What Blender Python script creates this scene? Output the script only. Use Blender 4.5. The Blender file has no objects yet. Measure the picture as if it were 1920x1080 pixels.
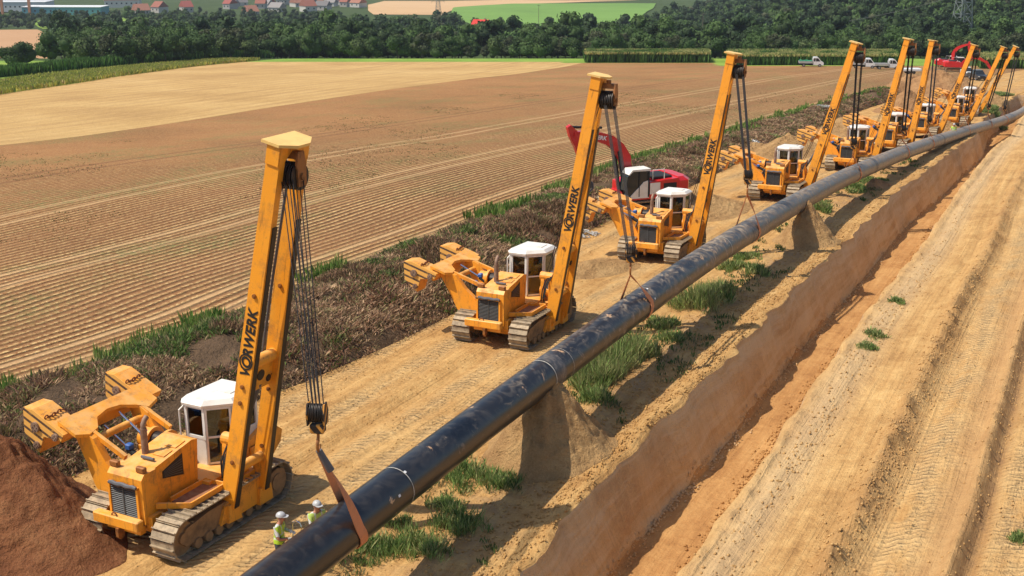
import bpy, math, random
import numpy as np
from mathutils import Vector, Matrix

# ------------------------------------------------------------------ camera, sky, sun, exposure
sc = bpy.context.scene
C = sc.collection
F, YH, CH = 2350.0, -147.0, 16.5            # focal length in px of a 1920 wide frame, horizon row, camera height
TH = math.atan((540 - YH) / F)
CT, ST = math.cos(TH), math.sin(TH)
cam = bpy.data.cameras.new('camera')
camo = bpy.data.objects.new('camera', cam); C.objects.link(camo)
cam.sensor_width = 36; cam.lens = 36 * F / 1920
cam.clip_start = 0.5; cam.clip_end = 12000
camo.location = (0, 0, CH); camo.rotation_euler = (math.pi / 2 - TH, 0, 0)
sc.camera = camo

SUN_DIR = Vector((-0.62, -0.12, 1.0)).normalized()      # towards the sun
el = math.asin(SUN_DIR.z); az = math.atan2(SUN_DIR.x, SUN_DIR.y)
w = bpy.data.worlds.new('World'); sc.world = w; w.use_nodes = True
nt = w.node_tree; nt.nodes.clear()
sky = nt.nodes.new('ShaderNodeTexSky'); sky.sky_type = 'NISHITA'; sky.sun_disc = False
sky.sun_elevation = el; sky.sun_rotation = az; sky.air_density = 1.0; sky.dust_density = 1.5
bg = nt.nodes.new('ShaderNodeBackground'); bg.inputs[1].default_value = 0.125
ow = nt.nodes.new('ShaderNodeOutputWorld')
nt.links.new(sky.outputs[0], bg.inputs[0]); nt.links.new(bg.outputs[0], ow.inputs[0])
sun = bpy.data.lights.new('sun', 'SUN'); sun.energy = 4.7; sun.angle = math.radians(0.5); sun.color = (1.0, 0.91, 0.77)
suno = bpy.data.objects.new('sun', sun); C.objects.link(suno)
suno.rotation_euler = SUN_DIR.to_track_quat('Z', 'Y').to_euler(); suno.location = (0, 0, 60)
sc.view_settings.view_transform = 'Standard'; sc.view_settings.look = 'None'
sc.view_settings.exposure = 0.10; sc.view_settings.gamma = 1.0
sc.render.engine = 'CYCLES'
sc.cycles.max_bounces = 5; sc.cycles.diffuse_bounces = 2; sc.cycles.glossy_bounces = 2
sc.cycles.transparent_max_bounces = 8; sc.cycles.transmission_bounces = 3

rnd = random.Random(7)
rng = np.random.default_rng(11)
PI = math.pi

# ------------------------------------------------------------------ survey: the lie of the land
TY = [0, 52, 67, 83, 98, 115, 131, 147, 162, 200, 240, 300, 340, 420, 520, 650, 1000, 1500, 2500, 6000]
TZ = [0, 0, -.9, -1.5, -2.4, -3.7, -5.2, -6.4, -7.4, -9.6, -12, -16.5, -18.8, -27, -38, -46, -56, -70, -95, -170]
_y = np.arange(0, 6000, 1.0); _z = np.interp(_y, TY, TZ)
_k = np.ones(9) / 9; _zs = np.convolve(np.pad(_z, 4, mode='edge'), _k, 'valid')
def base(Y): return np.interp(Y, _y, _zs)

def ray(px, py):
    a = (px - 960) / F; v = (py - 540) / F
    return a, CT - v * ST, -ST - v * CT
def at(px, py, dz=0.0):
    """surveyed spot: where the line of sight meets the land (+dz)"""
    a, b, c = ray(px, py); lo, hi = 5.0, 5000.0
    for _ in range(50):
        m = (lo + hi) / 2
        if CH + m / b * c > base(m) + dz: lo = m
        else: hi = m
    return Vector((lo / b * a, lo, CH + lo / b * c))
def atY(px, Y):
    """spot on the land at forward distance Y under image column px"""
    z = float(base(Y)); d = Y * CT + (CH - z) * ST
    return Vector(((px - 960) / F * d, Y, z))

def curve(pts, lo, hi):
    pts = sorted(pts, key=lambda p: p[0])
    Y = [p[0] for p in pts]; X = [p[1] for p in pts]
    return (lambda y, Y=Y, X=X, lo=lo, hi=hi: np.where(y < Y[0], X[0] + (y - Y[0]) * lo,
            np.where(y > Y[-1], X[-1] + (y - Y[-1]) * hi, np.interp(y, Y, X))))
def smooth_curve(f, r=3):
    ys = np.arange(-60, 6000, 1.0); v = f(ys); k = np.ones(2 * r + 1) / (2 * r + 1)
    vs = np.convolve(np.pad(v, r, mode='edge'), k, 'valid')
    return lambda y: np.interp(y, ys, vs)
fK3 = smooth_curve(curve([(100, -80), (198, -80), (225, -77), (300, -76), (330, -66)], 0.0, .4), 6)
fK2 = smooth_curve(curve([(119.5, -49), (142, -42.4), (169, -34.5), (211, -18.8), (254, 0), (328, 20.7)], .33, .3), 6)
fK0 = smooth_curve(curve([(42.7, -18.0), (44.5, -16.3), (47.5, -14.6), (51, -11.8), (59.1, -9.1), (63.2, -7.1), (68.6, -4.7), (72.6, -2.5), (80.0, 0.7), (89.5, 5.0), (115.1, 16.6), (144.8, 29), (163.8, 38.5), (199.0, 58.5)], .75, .55))
fKr = smooth_curve(curve([(30, -17.5), (38, -12), (42.4, -8.9), (46, -6.2), (51.8, -2.8), (71.2, 3.9), (90.4, 13.7), (111, 22.1), (125.7, 28.7), (167, 46.5), (193, 60.6), (214, 74)], .75, .6))
fTL = smooth_curve(curve([(29.48, .38), (31.24, 1.03), (34.37, 2.2), (36.7, 3.3), (42.63, 6.6), (50.05, 10.1), (58.4, 13.9), (72.4, 20.5), (87, 27.3), (98, 33), (133, 49.5), (153, 57.5), (174, 68), (195, 78.5)], .5, .6))
fTR = smooth_curve(curve([(29.48, 4.3), (32.3, 5.87), (35.9, 7.5), (39.3, 9.15), (43.7, 11.24), (50.3, 14.4), (55.7, 17), (67.2, 22.6), (82.2, 29.4), (98, 36.7), (113, 43.6), (133, 53.4), (153, 62), (174, 72.4), (195, 83)], .5, .6))
def perp(Y):    # cos of the corridor's direction
    return 0.89
D_TR = 2.5

# value noise
def _h(ix, iy, s):
    n = (ix * 374761393 + iy * 668265263 + s * 1442695041) & 0xffffffff
    n = ((n ^ (n >> 13)) * 1274126177) & 0xffffffff
    return ((n ^ (n >> 16)) & 0xffff) / 65535.0
def vn(x, y, s=0):
    x = np.asarray(x, float); y = np.asarray(y, float)
    ix = np.floor(x).astype(np.int64); iy = np.floor(y).astype(np.int64)
    fx = x - ix; fy = y - iy; fx = fx * fx * (3 - 2 * fx); fy = fy * fy * (3 - 2 * fy)
    a = _h(ix, iy, s); b = _h(ix + 1, iy, s); c = _h(ix, iy + 1, s); d = _h(ix + 1, iy + 1, s)
    return (a + (b - a) * fx) * (1 - fy) + (c + (d - c) * fx) * fy
def fbm(x, y, o=4, s=0):
    t = 0; a = .5
    for k in range(o):
        t = t + a * (vn(x, y, s + k) - .5); x = x * 2.03; y = y * 2.03; a *= .5
    return t
def sst(a, b, x):
    t = np.clip((x - a) / (b - a), 0, 1); return t * t * (3 - 2 * t)

def ground(X, Y, detail=True):
    """height of the land"""
    X = np.asarray(X, float); Y = np.asarray(Y, float)
    z = base(Y)
    z = z + 30 * sst(.13, .32, X / np.maximum(Y, 1)) * sst(420, 780, Y)
    z = z + 3.0 * fbm(X / 120, Y / 120, 3, 5) * sst(350, 600, Y)
    k0, kr, tl, tr = fK0(Y), fKr(Y), fTL(Y), fTR(Y)
    near = 1 - sst(196, 222, Y)
    # bank of topsoil
    t = (X - k0) / np.maximum(kr - k0, .5)
    prof = np.clip(np.sin(np.clip(t, 0, 1) * PI), 0, 1) ** .7
    bank = prof * (1.1 + 1.5 * fbm(X / 2.2, Y / 3.4, 3, 9))
    z = z + np.where((t > 0) & (t < 1), bank, 0) * (1 - sst(205, 230, Y))
    # working strip ruts
    s = Y / .89
    ul = (X - tl) * .89; ur = (X - tr) * .89
    strip = (sst(0, .5, (X - kr)) * (X < tl)) * near
    rut = (vn(ul * 1.3 + .5 * vn(s / 9, ul * 0, 3), s / 40, 21) - .5) * .16 + (vn(ul * 3.1, s / 15, 22) - .5) * .07
    z = z + strip * (rut + .10 * fbm(X * .9, Y * .9, 4, 30))
    # rough ground between pipe and trench
    ro = np.exp(-((ul + 2.4) / 1.6) ** 2) * (X < tl) * near
    z = z + ro * (.5 * fbm(X * .7, Y * .7, 4, 33) + .06)
    # right strip
    rs = (X > tr) * (1 - sst(30, 60, ur)) * near
    rid = np.exp(-((ur - 3.5) / .35) ** 2) * (.12 + .62 * vn(X * 3, Y * 3, 41) * vn(X * 1.1, Y * 1.1, 48)) + np.exp(-((ur - 6.3) / .2) ** 2) * .34 * (.5 + .8 * vn(X * 2.5, Y * 2.5, 42)) - np.exp(-((ur - 6.75) / .22) ** 2) * .2
    rid = rid - .09 * np.exp(-((ur - 4.9) / .7) ** 4) - .11 * np.exp(-((ur - 7.6) / .7) ** 4)
    rid = rid + np.exp(-((ur - 9.3) / .7) ** 2) * (.1 + .25 * vn(X * 2, Y * 2, 43)) + np.exp(-((ur - .25) / .25) ** 2) * .22 * vn(X * 3, Y * 1.5, 49) + np.exp(-((ur - .9) / .3) ** 2) * .12 * vn(X * 4, Y * 4, 45)
    z = z + rs * (rid + .09 * fbm(X * .8, Y * .8, 4, 40) + (vn(ur * 2.2, s / 25, 44) - .5) * .07)
    lr = (vn(ur * 1.15 + .3 * vn(s / 14, ur * 0, 61), s / 60, 62) - .5) * .20 + (np.abs(vn(ur * 2.4 + .4 * vn(s / 10, ur * 0, 63), s / 50, 64) - .5) * 2) ** .6 * .07
    z = z + rs * lr
    # crumbly lip
    lip = np.exp(-((ul + .25) / .35) ** 2) * (X < tl) * near * .14 * vn(X * 5, Y * 5, 46)
    z = z + lip
    # trench
    d = np.minimum(D_TR, 9) * (1 - sst(193, 196, Y))
    tlb = tl + .95 + .30 * (vn(X * 0, s / 2.1, 50) - .5) + .12 * (vn(X * 0, s / .6, 57) - .5); trb = tr - 1.0
    tt = np.where(X < tlb, (X - tl) / np.maximum(tlb - tl, .01), np.where(X > trb, (tr - X) / np.maximum(tr - trb, .01), 1.0))
    inside = (X > tl) & (X < tr)
    wob = 1 + .0 * X
    z = z - np.where(inside, d * np.clip(tt, 0, 1) * wob, 0)
    z = z + np.where(inside & (tt >= 1), .08 * fbm(X * 1.5, Y * 1.5, 4, 51) + .05 * (vn((X - tl) * 3, s / 10, 52) - .5), 0)
    return z
def gz(X, Y): return float(ground(np.array([X]), np.array([Y]))[0])

# ------------------------------------------------------------------ material helpers
def nmat(name):
    m = bpy.data.materials.new(name); m.use_nodes = True
    n = m.node_tree.nodes; b = n['Principled BSDF']; return m, n, m.node_tree.links, b
def noise(n, l, vec, scale, detail=5, rough=.6, dist=0):
    t = n.new('ShaderNodeTexNoise'); t.inputs['Scale'].default_value = scale; t.inputs['Detail'].default_value = detail
    t.inputs['Roughness'].default_value = rough; t.inputs['Distortion'].default_value = dist
    if vec is not None: l.new(vec, t.inputs['Vector'])
    return t.outputs['Fac']
def ramp(n, l, fac, stops):
    r = n.new('ShaderNodeValToRGB'); l.new(fac, r.inputs[0]); e = r.color_ramp.elements
    while len(e) < len(stops): e.new(.5)
    for k, (p, c) in enumerate(stops):
        e[k].position = p; e[k].color = (c, c, c, 1) if isinstance(c, (int, float)) else (*c, 1)
    return r.outputs[0]
def mix(n, l, fac, a, b, mode='MIX'):
    x = n.new('ShaderNodeMix'); x.data_type = 'RGBA'; x.blend_type = mode
    if isinstance(fac, (int, float)): x.inputs[0].default_value = fac
    else: l.new(fac, x.inputs[0])
    for k, v in ((6, a), (7, b)):
        if isinstance(v, tuple): x.inputs[k].default_value = (*v, 1)
        else: l.new(v, x.inputs[k])
    return x.outputs[2]
def math_(n, l, op, a, b=None, c=None):
    x = n.new('ShaderNodeMath'); x.operation = op
    for k, v in enumerate((a, b, c)):
        if v is None: continue
        if isinstance(v, (int, float)): x.inputs[k].default_value = v
        else: l.new(v, x.inputs[k])
    return x.outputs[0]
def mapping(n, l, vec, scale=(1, 1, 1), loc=(0, 0, 0)):
    m = n.new('ShaderNodeMapping'); l.new(vec, m.inputs[0]); m.inputs['Scale'].default_value = scale; m.inputs['Location'].default_value = loc
    return m.outputs[0]
def bump(n, l, b, h, strength, dist):
    x = n.new('ShaderNodeBump'); x.inputs['Strength'].default_value = strength; x.inputs['Distance'].default_value = dist
    l.new(h, x.inputs['Height']); l.new(x.outputs[0], b.inputs['Normal']); return x
def gauss(n, l, u, c, w_):      # exp(-((u-c)/w)^2) bump mask
    a = math_(n, l, 'SUBTRACT', u, c); a = math_(n, l, 'DIVIDE', a, w_); a = math_(n, l, 'MULTIPLY', a, a)
    a = math_(n, l, 'MULTIPLY', a, -1.0); return math_(n, l, 'EXPONENT', a)

MATS = {}
def plain(name, col, rough=.6, metal=0.0, dirt=None, dscale=3.0, damt=.5, coat=0.0, bumpy=0.0):
    if name in MATS: return MATS[name]
    m, n, l, b = nmat(name)
    b.inputs['Roughness'].default_value = rough; b.inputs['Metallic'].default_value = metal
    b.inputs['Coat Weight'].default_value = coat
    tc = n.new('ShaderNodeTexCoord').outputs['Object']
    f = noise(n, l, tc, dscale, 6, .65)
    if dirt is None: dirt = tuple(c * .75 for c in col)
    g = ramp(n, l, f, [(.45, 0.0), (.72, 1.0)])
    g = math_(n, l, 'MULTIPLY', g, damt)
    l.new(mix(n, l, g, col, dirt), b.inputs['Base Color'])
    if bumpy: bump(n, l, b, noise(n, l, tc, dscale * 8, 4, .6), bumpy, .02)
    MATS[name] = m; return m

def soil(name, stops, scale=.35, fine=6.0, bstr=.9, bdist=.05, kind=None):
    m, n, l, b = nmat(name); b.inputs['Roughness'].default_value = .95
    b.inputs['Specular IOR Level'].default_value = .15
    tc = n.new('ShaderNodeTexCoord').outputs['Object']
    uv = n.new('ShaderNodeUVMap').outputs[0]; sp = n.new('ShaderNodeSeparateXYZ'); l.new(uv, sp.inputs[0])
    u, v = sp.outputs[0], sp.outputs[1]
    big = noise(n, l, tc, scale, 6, .6, .3)
    med = noise(n, l, tc, fine * .35, 6, .68)
    fin = noise(n, l, tc, fine, 5, .7)
    h = math_(n, l, 'ADD', math_(n, l, 'MULTIPLY', med, 1.3), math_(n, l, 'MULTIPLY', fin, .9))
    if kind in ('strip', 'right', 'floor'): h = math_(n, l, 'ADD', math_(n, l, 'MULTIPLY', h, .75), math_(n, l, 'MULTIPLY', noise(n, l, mapping(n, l, uv, (3.2, .035, 1)), 1.0, 6, .7), 1.3))
    streak = noise(n, l, mapping(n, l, uv, (2.2, .16, 1) if kind != 'stubble' else (1.5, .05, 1)), 1.0, 8, .68)
    lines = noise(n, l, mapping(n, l, uv, (3.2, .035, 1)), 1.0, 6, .7)
    if kind in ('strip', 'right', 'floor'):
        fac = math_(n, l, 'ADD', math_(n, l, 'MULTIPLY', big, .28), math_(n, l, 'ADD', math_(n, l, 'MULTIPLY', med, .27), math_(n, l, 'MULTIPLY', lines, .15)))
    else:
        fac = math_(n, l, 'ADD', math_(n, l, 'MULTIPLY', big, .45), math_(n, l, 'MULTIPLY', med, .25))
    fac = math_(n, l, 'ADD', fac, math_(n, l, 'MULTIPLY', streak, .35 if kind in ('strip', 'right', 'floor', 'stubble') else .12))
    fac = math_(n, l, 'SUBTRACT', fac, .02 if kind in ('strip', 'right', 'floor', 'stubble') else -.08)
    spk = noise(n, l, tc, fine * 2.2, 4, .8)
    fac = math_(n, l, 'ADD', fac, math_(n, l, 'MULTIPLY', math_(n, l, 'SUBTRACT', spk, .5), .20 if kind in ('strip', 'right', 'floor') else .34))
    col = ramp(n, l, fac, stops)
    if kind == 'rows':
        def rows(per, sharp, off=0.0):
            wv = noise(n, l, mapping(n, l, uv, (.8, .25, 1)), 1.0, 3, .5)
            uu = math_(n, l, 'ADD', u, math_(n, l, 'MULTIPLY', wv, .22))
            s = math_(n, l, 'SINE', math_(n, l, 'MULTIPLY', math_(n, l, 'ADD', uu, off), 2 * PI / per))
            return math_(n, l, 'MULTIPLY', math_(n, l, 'ADD', s, 1.0), .5)
        r1 = rows(.56, 1)
        vary = ramp(n, l, noise(n, l, mapping(n, l, uv, (.22, .02, 1)), 1.0, 4, .6), [(.3, .45), (.6, 1.0)])
        r1 = math_(n, l, 'MULTIPLY', r1, vary)
        # fade towards the upper, harrowed part of the field
        fade = n.new('ShaderNodeMapRange'); l.new(u, fade.inputs[0]); fade.inputs[1].default_value = 48; fade.inputs[2].default_value = 14
        fade.inputs[3].default_value = 0.2; fade.inputs[4].default_value = 1.0
        r1 = math_(n, l, 'MULTIPLY', r1, fade.outputs[0])
        straw = ramp(n, l, noise(n, l, mapping(n, l, tc, (1, 1, 1)), 5.5, 5, .75), [(.42, 0.0), (.62, 1.0)])
        sf = math_(n, l, 'MULTIPLY', math_(n, l, 'ADD', math_(n, l, 'MULTIPLY', r1, 1.0), .22), straw)
        col = mix(n, l, sf, col, (.72, .50, .22))
        dk = math_(n, l, 'MULTIPLY', math_(n, l, 'SUBTRACT', 1.0, r1), fade.outputs[0])
        col = mix(n, l, math_(n, l, 'MULTIPLY', dk, .62), col, (.12, .055, .028))
        # pale wheelings of the tractor
        tot = None
        for c_, w_ in ((1.6, .3), (3.5, .3), (13.4, .35), (15.3, .35), (26.0, .3), (27.9, .3)):
            g = gauss(n, l, u, c_, w_); tot = g if tot is None else math_(n, l, 'ADD', tot, g)
        col = mix(n, l, math_(n, l, 'MULTIPLY', tot, .55), col, (.58, .38, .19))
        g2 = math_(n, l, 'ADD', gauss(n, l, u, 38.3, .25), gauss(n, l, u, 40.2, .25))
        col = mix(n, l, math_(n, l, 'MULTIPLY', g2, .6), col, (.16, .07, .035))
        # weed greening
        gp = ramp(n, l, noise(n, l, mapping(n, l, uv, (.12, .05, 1)), 1.0, 6, .7), [(.50, 0.0), (.62, 1.0)])
        gf = ramp(n, l, noise(n, l, tc, 3.0, 5, .8), [(.45, 0.0), (.6, 1.0)])
        col = mix(n, l, math_(n, l, 'MULTIPLY', math_(n, l, 'MULTIPLY', gp, gf), .7), col, (.15, .18, .06))
        h = math_(n, l, 'ADD', math_(n, l, 'MULTIPLY', h, .5), math_(n, l, 'MULTIPLY', r1, 1.5))
    if kind == 'stubble':
        s = math_(n, l, 'SINE', math_(n, l, 'MULTIPLY', u, 2 * PI / 3.1))
        s = math_(n, l, 'MULTIPLY', math_(n, l, 'ADD', s, 1.0), .5)
        br = noise(n, l, mapping(n, l, uv, (.5, .03, 1)), 1.0, 5, .6)
        s = math_(n, l, 'MULTIPLY', s, ramp(n, l, br, [(.4, 0.0), (.65, 1.0)]))
        col = mix(n, l, math_(n, l, 'MULTIPLY', s, .7), col, (.36, .215, .09))
    if kind in ('strip', 'right'):
        # crawler cleats pressed into the sand
        cl = math_(n, l, 'SINE', math_(n, l, 'MULTIPLY', math_(n, l, 'ADD', v, math_(n, l, 'MULTIPLY', noise(n, l, tc, 1.4, 4, .6), .6)), 2 * PI / .30))
        cl = math_(n, l, 'MULTIPLY', math_(n, l, 'ADD', cl, 1.0), .5)
        cs = ((4.9, .62), (7.75, .72), (13.0, .7)) if kind == 'right' else ((-10.4, .42), (-7.9, .42), (-6.6, .4), (-12.5, .4))
        tot = None
        for c_, w_ in cs:
            g = gauss(n, l, u, c_, w_); tot = g if tot is None else math_(n, l, 'ADD', tot, g)
        rag = ramp(n, l, noise(n, l, mapping(n, l, uv, (.9, .35, 1)), 1.0, 5, .7), [(.38, 0.0), (.58, 1.0)])
        tot = math_(n, l, 'MULTIPLY', tot, rag)
        clm = math_(n, l, 'MULTIPLY', cl, tot)
        col = mix(n, l, math_(n, l, 'MULTIPLY', tot, .6 if kind == 'right' else .5), col, (.80, .57, .28))
        col = mix(n, l, math_(n, l, 'MULTIPLY', clm, .5), col, (.33, .19, .09))
        h = math_(n, l, 'ADD', h, math_(n, l, 'MULTIPLY', clm, -1.3))
        if kind == 'right':
            g = math_(n, l, 'ADD', math_(n, l, 'MULTIPLY', gauss(n, l, u, 6.75, .24), 1.3), math_(n, l, 'MULTIPLY', gauss(n, l, u, 3.5, .4), .7))  # shadow line right of the ridge painted into the colour; clod ridges darkened too
            g = math_(n, l, 'ADD', g, math_(n, l, 'MULTIPLY', gauss(n, l, u, 9.3, .6), .8))
            g = math_(n, l, 'MULTIPLY', g, ramp(n, l, med, [(.35, .2), (.6, 1.0)]))
            col = mix(n, l, math_(n, l, 'MULTIPLY', g, .6), col, (.24, .13, .065))
            g = gauss(n, l, u, .9, .7)
            col = mix(n, l, math_(n, l, 'MULTIPLY', g, .5), col, (.62, .46, .27))
            g = gauss(n, l, u, 6.05, .65)
            col = mix(n, l, math_(n, l, 'MULTIPLY', g, .55), col, (.46, .27, .125))
        else:
            # greyer clods between pipe and trench
            g = gauss(n, l, u, -2.3, 1.3)
            g = math_(n, l, 'MULTIPLY', g, ramp(n, l, noise(n, l, tc, 1.2, 6, .7), [(.4, 0.0), (.62, 1.0)]))
            col = mix(n, l, math_(n, l, 'MULTIPLY', g, .7), col, (.36, .23, .13))
    if kind == 'wall':
        st = noise(n, l, mapping(n, l, tc, (1.0, 1.0, .55)), 1.5, 7, .75)
        col = mix(n, l, math_(n, l, 'MULTIPLY', ramp(n, l, st, [(.42, 0.0), (.66, 1.0)]), .5), col, (.58, .31, .14))
        lay = noise(n, l, mapping(n, l, tc, (.10, .10, 1.5)), 1.3, 5, .7, .6)
        col = mix(n, l, math_(n, l, 'MULTIPLY', ramp(n, l, lay, [(.44, 0.0), (.58, 1.0)]), .45), col, (.82, .62, .38))
        th = noise(n, l, mapping(n, l, uv, (.6, 5.5, 1)), 1.0, 5, .7)
        col = mix(n, l, math_(n, l, 'MULTIPLY', ramp(n, l, th, [(.54, 0.0), (.70, 1.0)]), .3), col, (.40, .22, .10))
        h = math_(n, l, 'ADD', h, math_(n, l, 'ADD', math_(n, l, 'MULTIPLY', st, .8), math_(n, l, 'MULTIPLY', th, .7)))
    l.new(col, b.inputs['Base Color'])
    bump(n, l, b, h, 1.0, bdist * 1.7)
    return m
M_strip = soil('work_strip_sand', [(.34, (.25, .125, .045)), (.46, (.46, .255, .09)), (.58, (.62, .385, .15)), (.7, (.80, .57, .27))], kind='strip', bdist=.07)
M_right = soil('right_strip_sand', [(.34, (.26, .135, .05)), (.46, (.48, .27, .10)), (.58, (.64, .40, .16)), (.7, (.80, .57, .27))], kind='right', bdist=.07)
M_floor = soil('trench_floor_sand', [(.36, (.27, .125, .045)), (.48, (.43, .22, .08)), (.6, (.55, .31, .12)), (.72, (.66, .43, .19))], kind='floor')
M_wall = soil('trench_wall_clay', [(.36, (.50, .29, .13)), (.5, (.72, .45, .215)), (.62, (.76, .51, .27)), (.72, (.80, .58, .33))], kind='wall', bdist=.08)
M_plough = soil('ploughed_soil', [(.34, (.16, .075, .028)), (.5, (.30, .135, .05)), (.64, (.40, .19, .075)), (.74, (.50, .29, .125))], scale=.06, fine=5, kind='rows', bdist=.09)
M_stub = soil('stubble', [(.34, (.34, .20, .08)), (.5, (.50, .32, .125)), (.64, (.60, .41, .18)), (.74, (.68, .50, .25))], scale=.05, fine=3, kind='stubble', bdist=.08)
M_bank = soil('topsoil', [(.34, (.07, .045, .027)), (.5, (.13, .085, .05)), (.64, (.20, .125, .075)), (.74, (.28, .19, .11))], scale=.3, fine=5, bdist=.12)
M_verge = soil('verge_grass', [(.34, (.12, .19, .03)), (.5, (.20, .32, .05)), (.64, (.32, .40, .08)), (.74, (.46, .42, .14))], scale=.08, fine=3)
M_forest = soil('forest_floor', [(.34, (.03, .05, .015)), (.5, (.05, .08, .02)), (.64, (.08, .11, .035)), (.74, (.14, .15, .06))], scale=.03, fine=1)
M_green = soil('green_crop', [(.34, (.12, .22, .05)), (.5, (.16, .29, .06)), (.64, (.19, .33, .08)), (.74, (.26, .36, .11))], scale=.01, fine=.5)
M_tan = soil('far_tan_field', [(.34, (.46, .30, .15)), (.5, (.55, .36, .19)), (.64, (.58, .40, .22)), (.74, (.62, .46, .27))], scale=.01, fine=.5)
M_brown = soil('far_brown_field', [(.34, (.40, .23, .12)), (.5, (.46, .27, .14)), (.64, (.50, .31, .17)), (.74, (.55, .38, .22))], scale=.01, fine=.5)
M_heap = soil('heap_soil', [(.34, (.15, .055, .025)), (.5, (.26, .105, .045)), (.64, (.36, .17, .075)), (.74, (.46, .26, .13))], scale=.6, fine=7, bdist=.12)
M_heap3 = soil('brown_heap_soil', [(.34, (.22, .11, .05)), (.5, (.38, .21, .095)), (.64, (.48, .29, .14)), (.74, (.56, .37, .19))], scale=.4, fine=5, bdist=.12)
M_heap2 = soil('pale_heap_soil', [(.34, (.30, .165, .07)), (.5, (.48, .29, .125)), (.64, (.62, .40, .18)), (.74, (.70, .49, .25))], scale=.6, fine=7, bdist=.12)

def meshnp(name, V, Fc, mats, parent=None, smooth=False, midx=None, uv=None, col=None, link=True):
    me = bpy.data.meshes.new(name)
    V = np.asarray(V, np.float32); Fc = np.asarray(Fc, np.int32); k = Fc.shape[1]
    me.vertices.add(len(V)); me.vertices.foreach_set('co', V.ravel())
    me.loops.add(Fc.size); me.loops.foreach_set('vertex_index', Fc.ravel())
    me.polygons.add(len(Fc)); me.polygons.foreach_set('loop_start', np.arange(0, Fc.size, k, dtype=np.int32))
    me.polygons.foreach_set('loop_total', np.full(len(Fc), k, np.int32))
    if smooth: me.polygons.foreach_set('use_smooth', np.ones(len(Fc), bool))
    for m in (mats if isinstance(mats, list) else [mats]): me.materials.append(m)
    if midx is not None: me.polygons.foreach_set('material_index', np.asarray(midx, np.int32))
    if uv is not None:
        ul = me.uv_layers.new(name='UVMap'); ul.data.foreach_set('uv', np.asarray(uv, np.float32)[Fc.ravel()].ravel())
    if col is not None:
        ca = me.color_attributes.new('tint', 'FLOAT_COLOR', 'POINT'); ca.data.foreach_set('color', np.asarray(col, np.float32).ravel())
    me.update(calc_edges=True); me.validate()
    if not link: return me
    o = bpy.data.objects.new(name, me); C.objects.link(o)
    if parent: o.parent = parent
    return o
def tag(o, label=None, cat=None, group=None, kind=None):
    if label: o['label'] = label
    if cat: o['category'] = cat
    if group: o['group'] = group
    if kind: o['kind'] = kind
    return o

# ------------------------------------------------------------------ the land as one stepped sheet
def rows_Y():
    Y = [12.0]
    while Y[-1] < 6000:
        y = Y[-1]
        d = .16 if y < 30 else (.0052 * y if y < 200 else (.009 * y if y < 420 else .03 * y))
        Y.append(y + d)
    return np.array(Y)
RY = rows_Y()
def cols():
    bands = []
    def add(fa, fb, n, tag_, pw=1.0, rev=False):
        t = np.linspace(0, 1, n + 1)
        t = t ** pw if not rev else 1 - (1 - t) ** pw
        bands.append((fa, fb, t, tag_))
    LL = lambda y: -2500 + 0 * y
    RRn = lambda y: fTR(y) + 17
    RR = lambda y: 3000 + fTR(y) * 1.0
    add(LL, fK3, 50, 'left', 2.6, True)
    add(fK3, fK2, 30, 'stubble'); add(fK2, fK0, 60, 'plough')
    add(fK0, fKr, 44, 'bank'); add(fKr, fTL, 130, 'strip')
    add(fTL, lambda y: fTL(y) + .95, 9, 'wall'); add(lambda y: fTL(y) + .95, lambda y: fTR(y) - 1.0, 14, 'floor')
    add(lambda y: fTR(y) - 1.0, fTR, 4, 'wall'); add(fTR, RRn, 135, 'right'); add(RRn, RR, 60, 'far', 3.0)
    return bands
BANDS = cols()
Xs, tags_, us = [], [], []
names = ['left', 'stubble', 'plough', 'bank', 'strip', 'wall', 'floor', 'right', 'far']
for bi, (fa, fb, t, tg) in enumerate(BANDS):
    a, b_ = fa(RY), fb(RY)
    tt = t if bi == len(BANDS) - 1 else t[:-1]
    Xs.append(a[:, None] + (b_ - a)[:, None] * tt[None, :])
    tags_ += [names.index(tg)] * (len(t) - 1)
XX = np.concatenate(Xs, 1); YY = np.repeat(RY[:, None], XX.shape[1], 1)
tagc = np.array(tags_)
# ragged trench lip
nz = (fbm(YY * .7, XX * 0 + 3, 5, 60)) * .8
lipmask = np.exp(-((XX - fTL(YY)) / .5) ** 2) + .55 * np.exp(-((XX - fTR(YY)) / .35) ** 2); ZZ = ground(XX, YY)
XX2 = XX + nz * lipmask
R_, Cn = XX.shape
idx = np.arange(R_ * Cn).reshape(R_, Cn)
faces = np.stack([idx[:-1, :-1], idx[:-1, 1:], idx[1:, 1:], idx[1:, :-1]], -1).reshape(-1, 4)
ft = np.repeat(tagc[None, :], R_ - 1, 0).ravel()
fy = ((YY[:-1, :-1] + YY[1:, 1:]) / 2).ravel(); fx = ((XX[:-1, :-1] + XX[1:, 1:]) / 2).ravel()
V = np.stack([XX2.ravel(), YY.ravel(), ZZ.ravel()], 1)
SEG = np.concatenate([[0], np.cumsum(np.diff(RY) / .89)])
def uvfor(fref): return np.stack([((XX - fref(YY)) * .89).ravel(), np.repeat(SEG[:, None], Cn, 1).ravel()], 1)
def pxof(X, Y):
    z = base(Y); return 960 + F * X / (Y * CT + (CH - z) * ST)
FPX = pxof(fx, fy)
rat = fx / fy
cat = np.full(len(faces), 'x', dtype='U12')
endf = 322 + 0 * fx
endf = np.where(fx > 12, 316, endf); endf = np.where(fx > 50, 304, endf)
nearm = fy < endf
cat[:] = 'forest'
cat[(ft == 1) & nearm] = 'stubble'; cat[(ft == 2) & nearm] = 'plough'
cat[(ft == 3) & (fy < 215)] = 'bank'; cat[(ft == 3) & (fy >= 215) & nearm] = 'plough'
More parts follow.
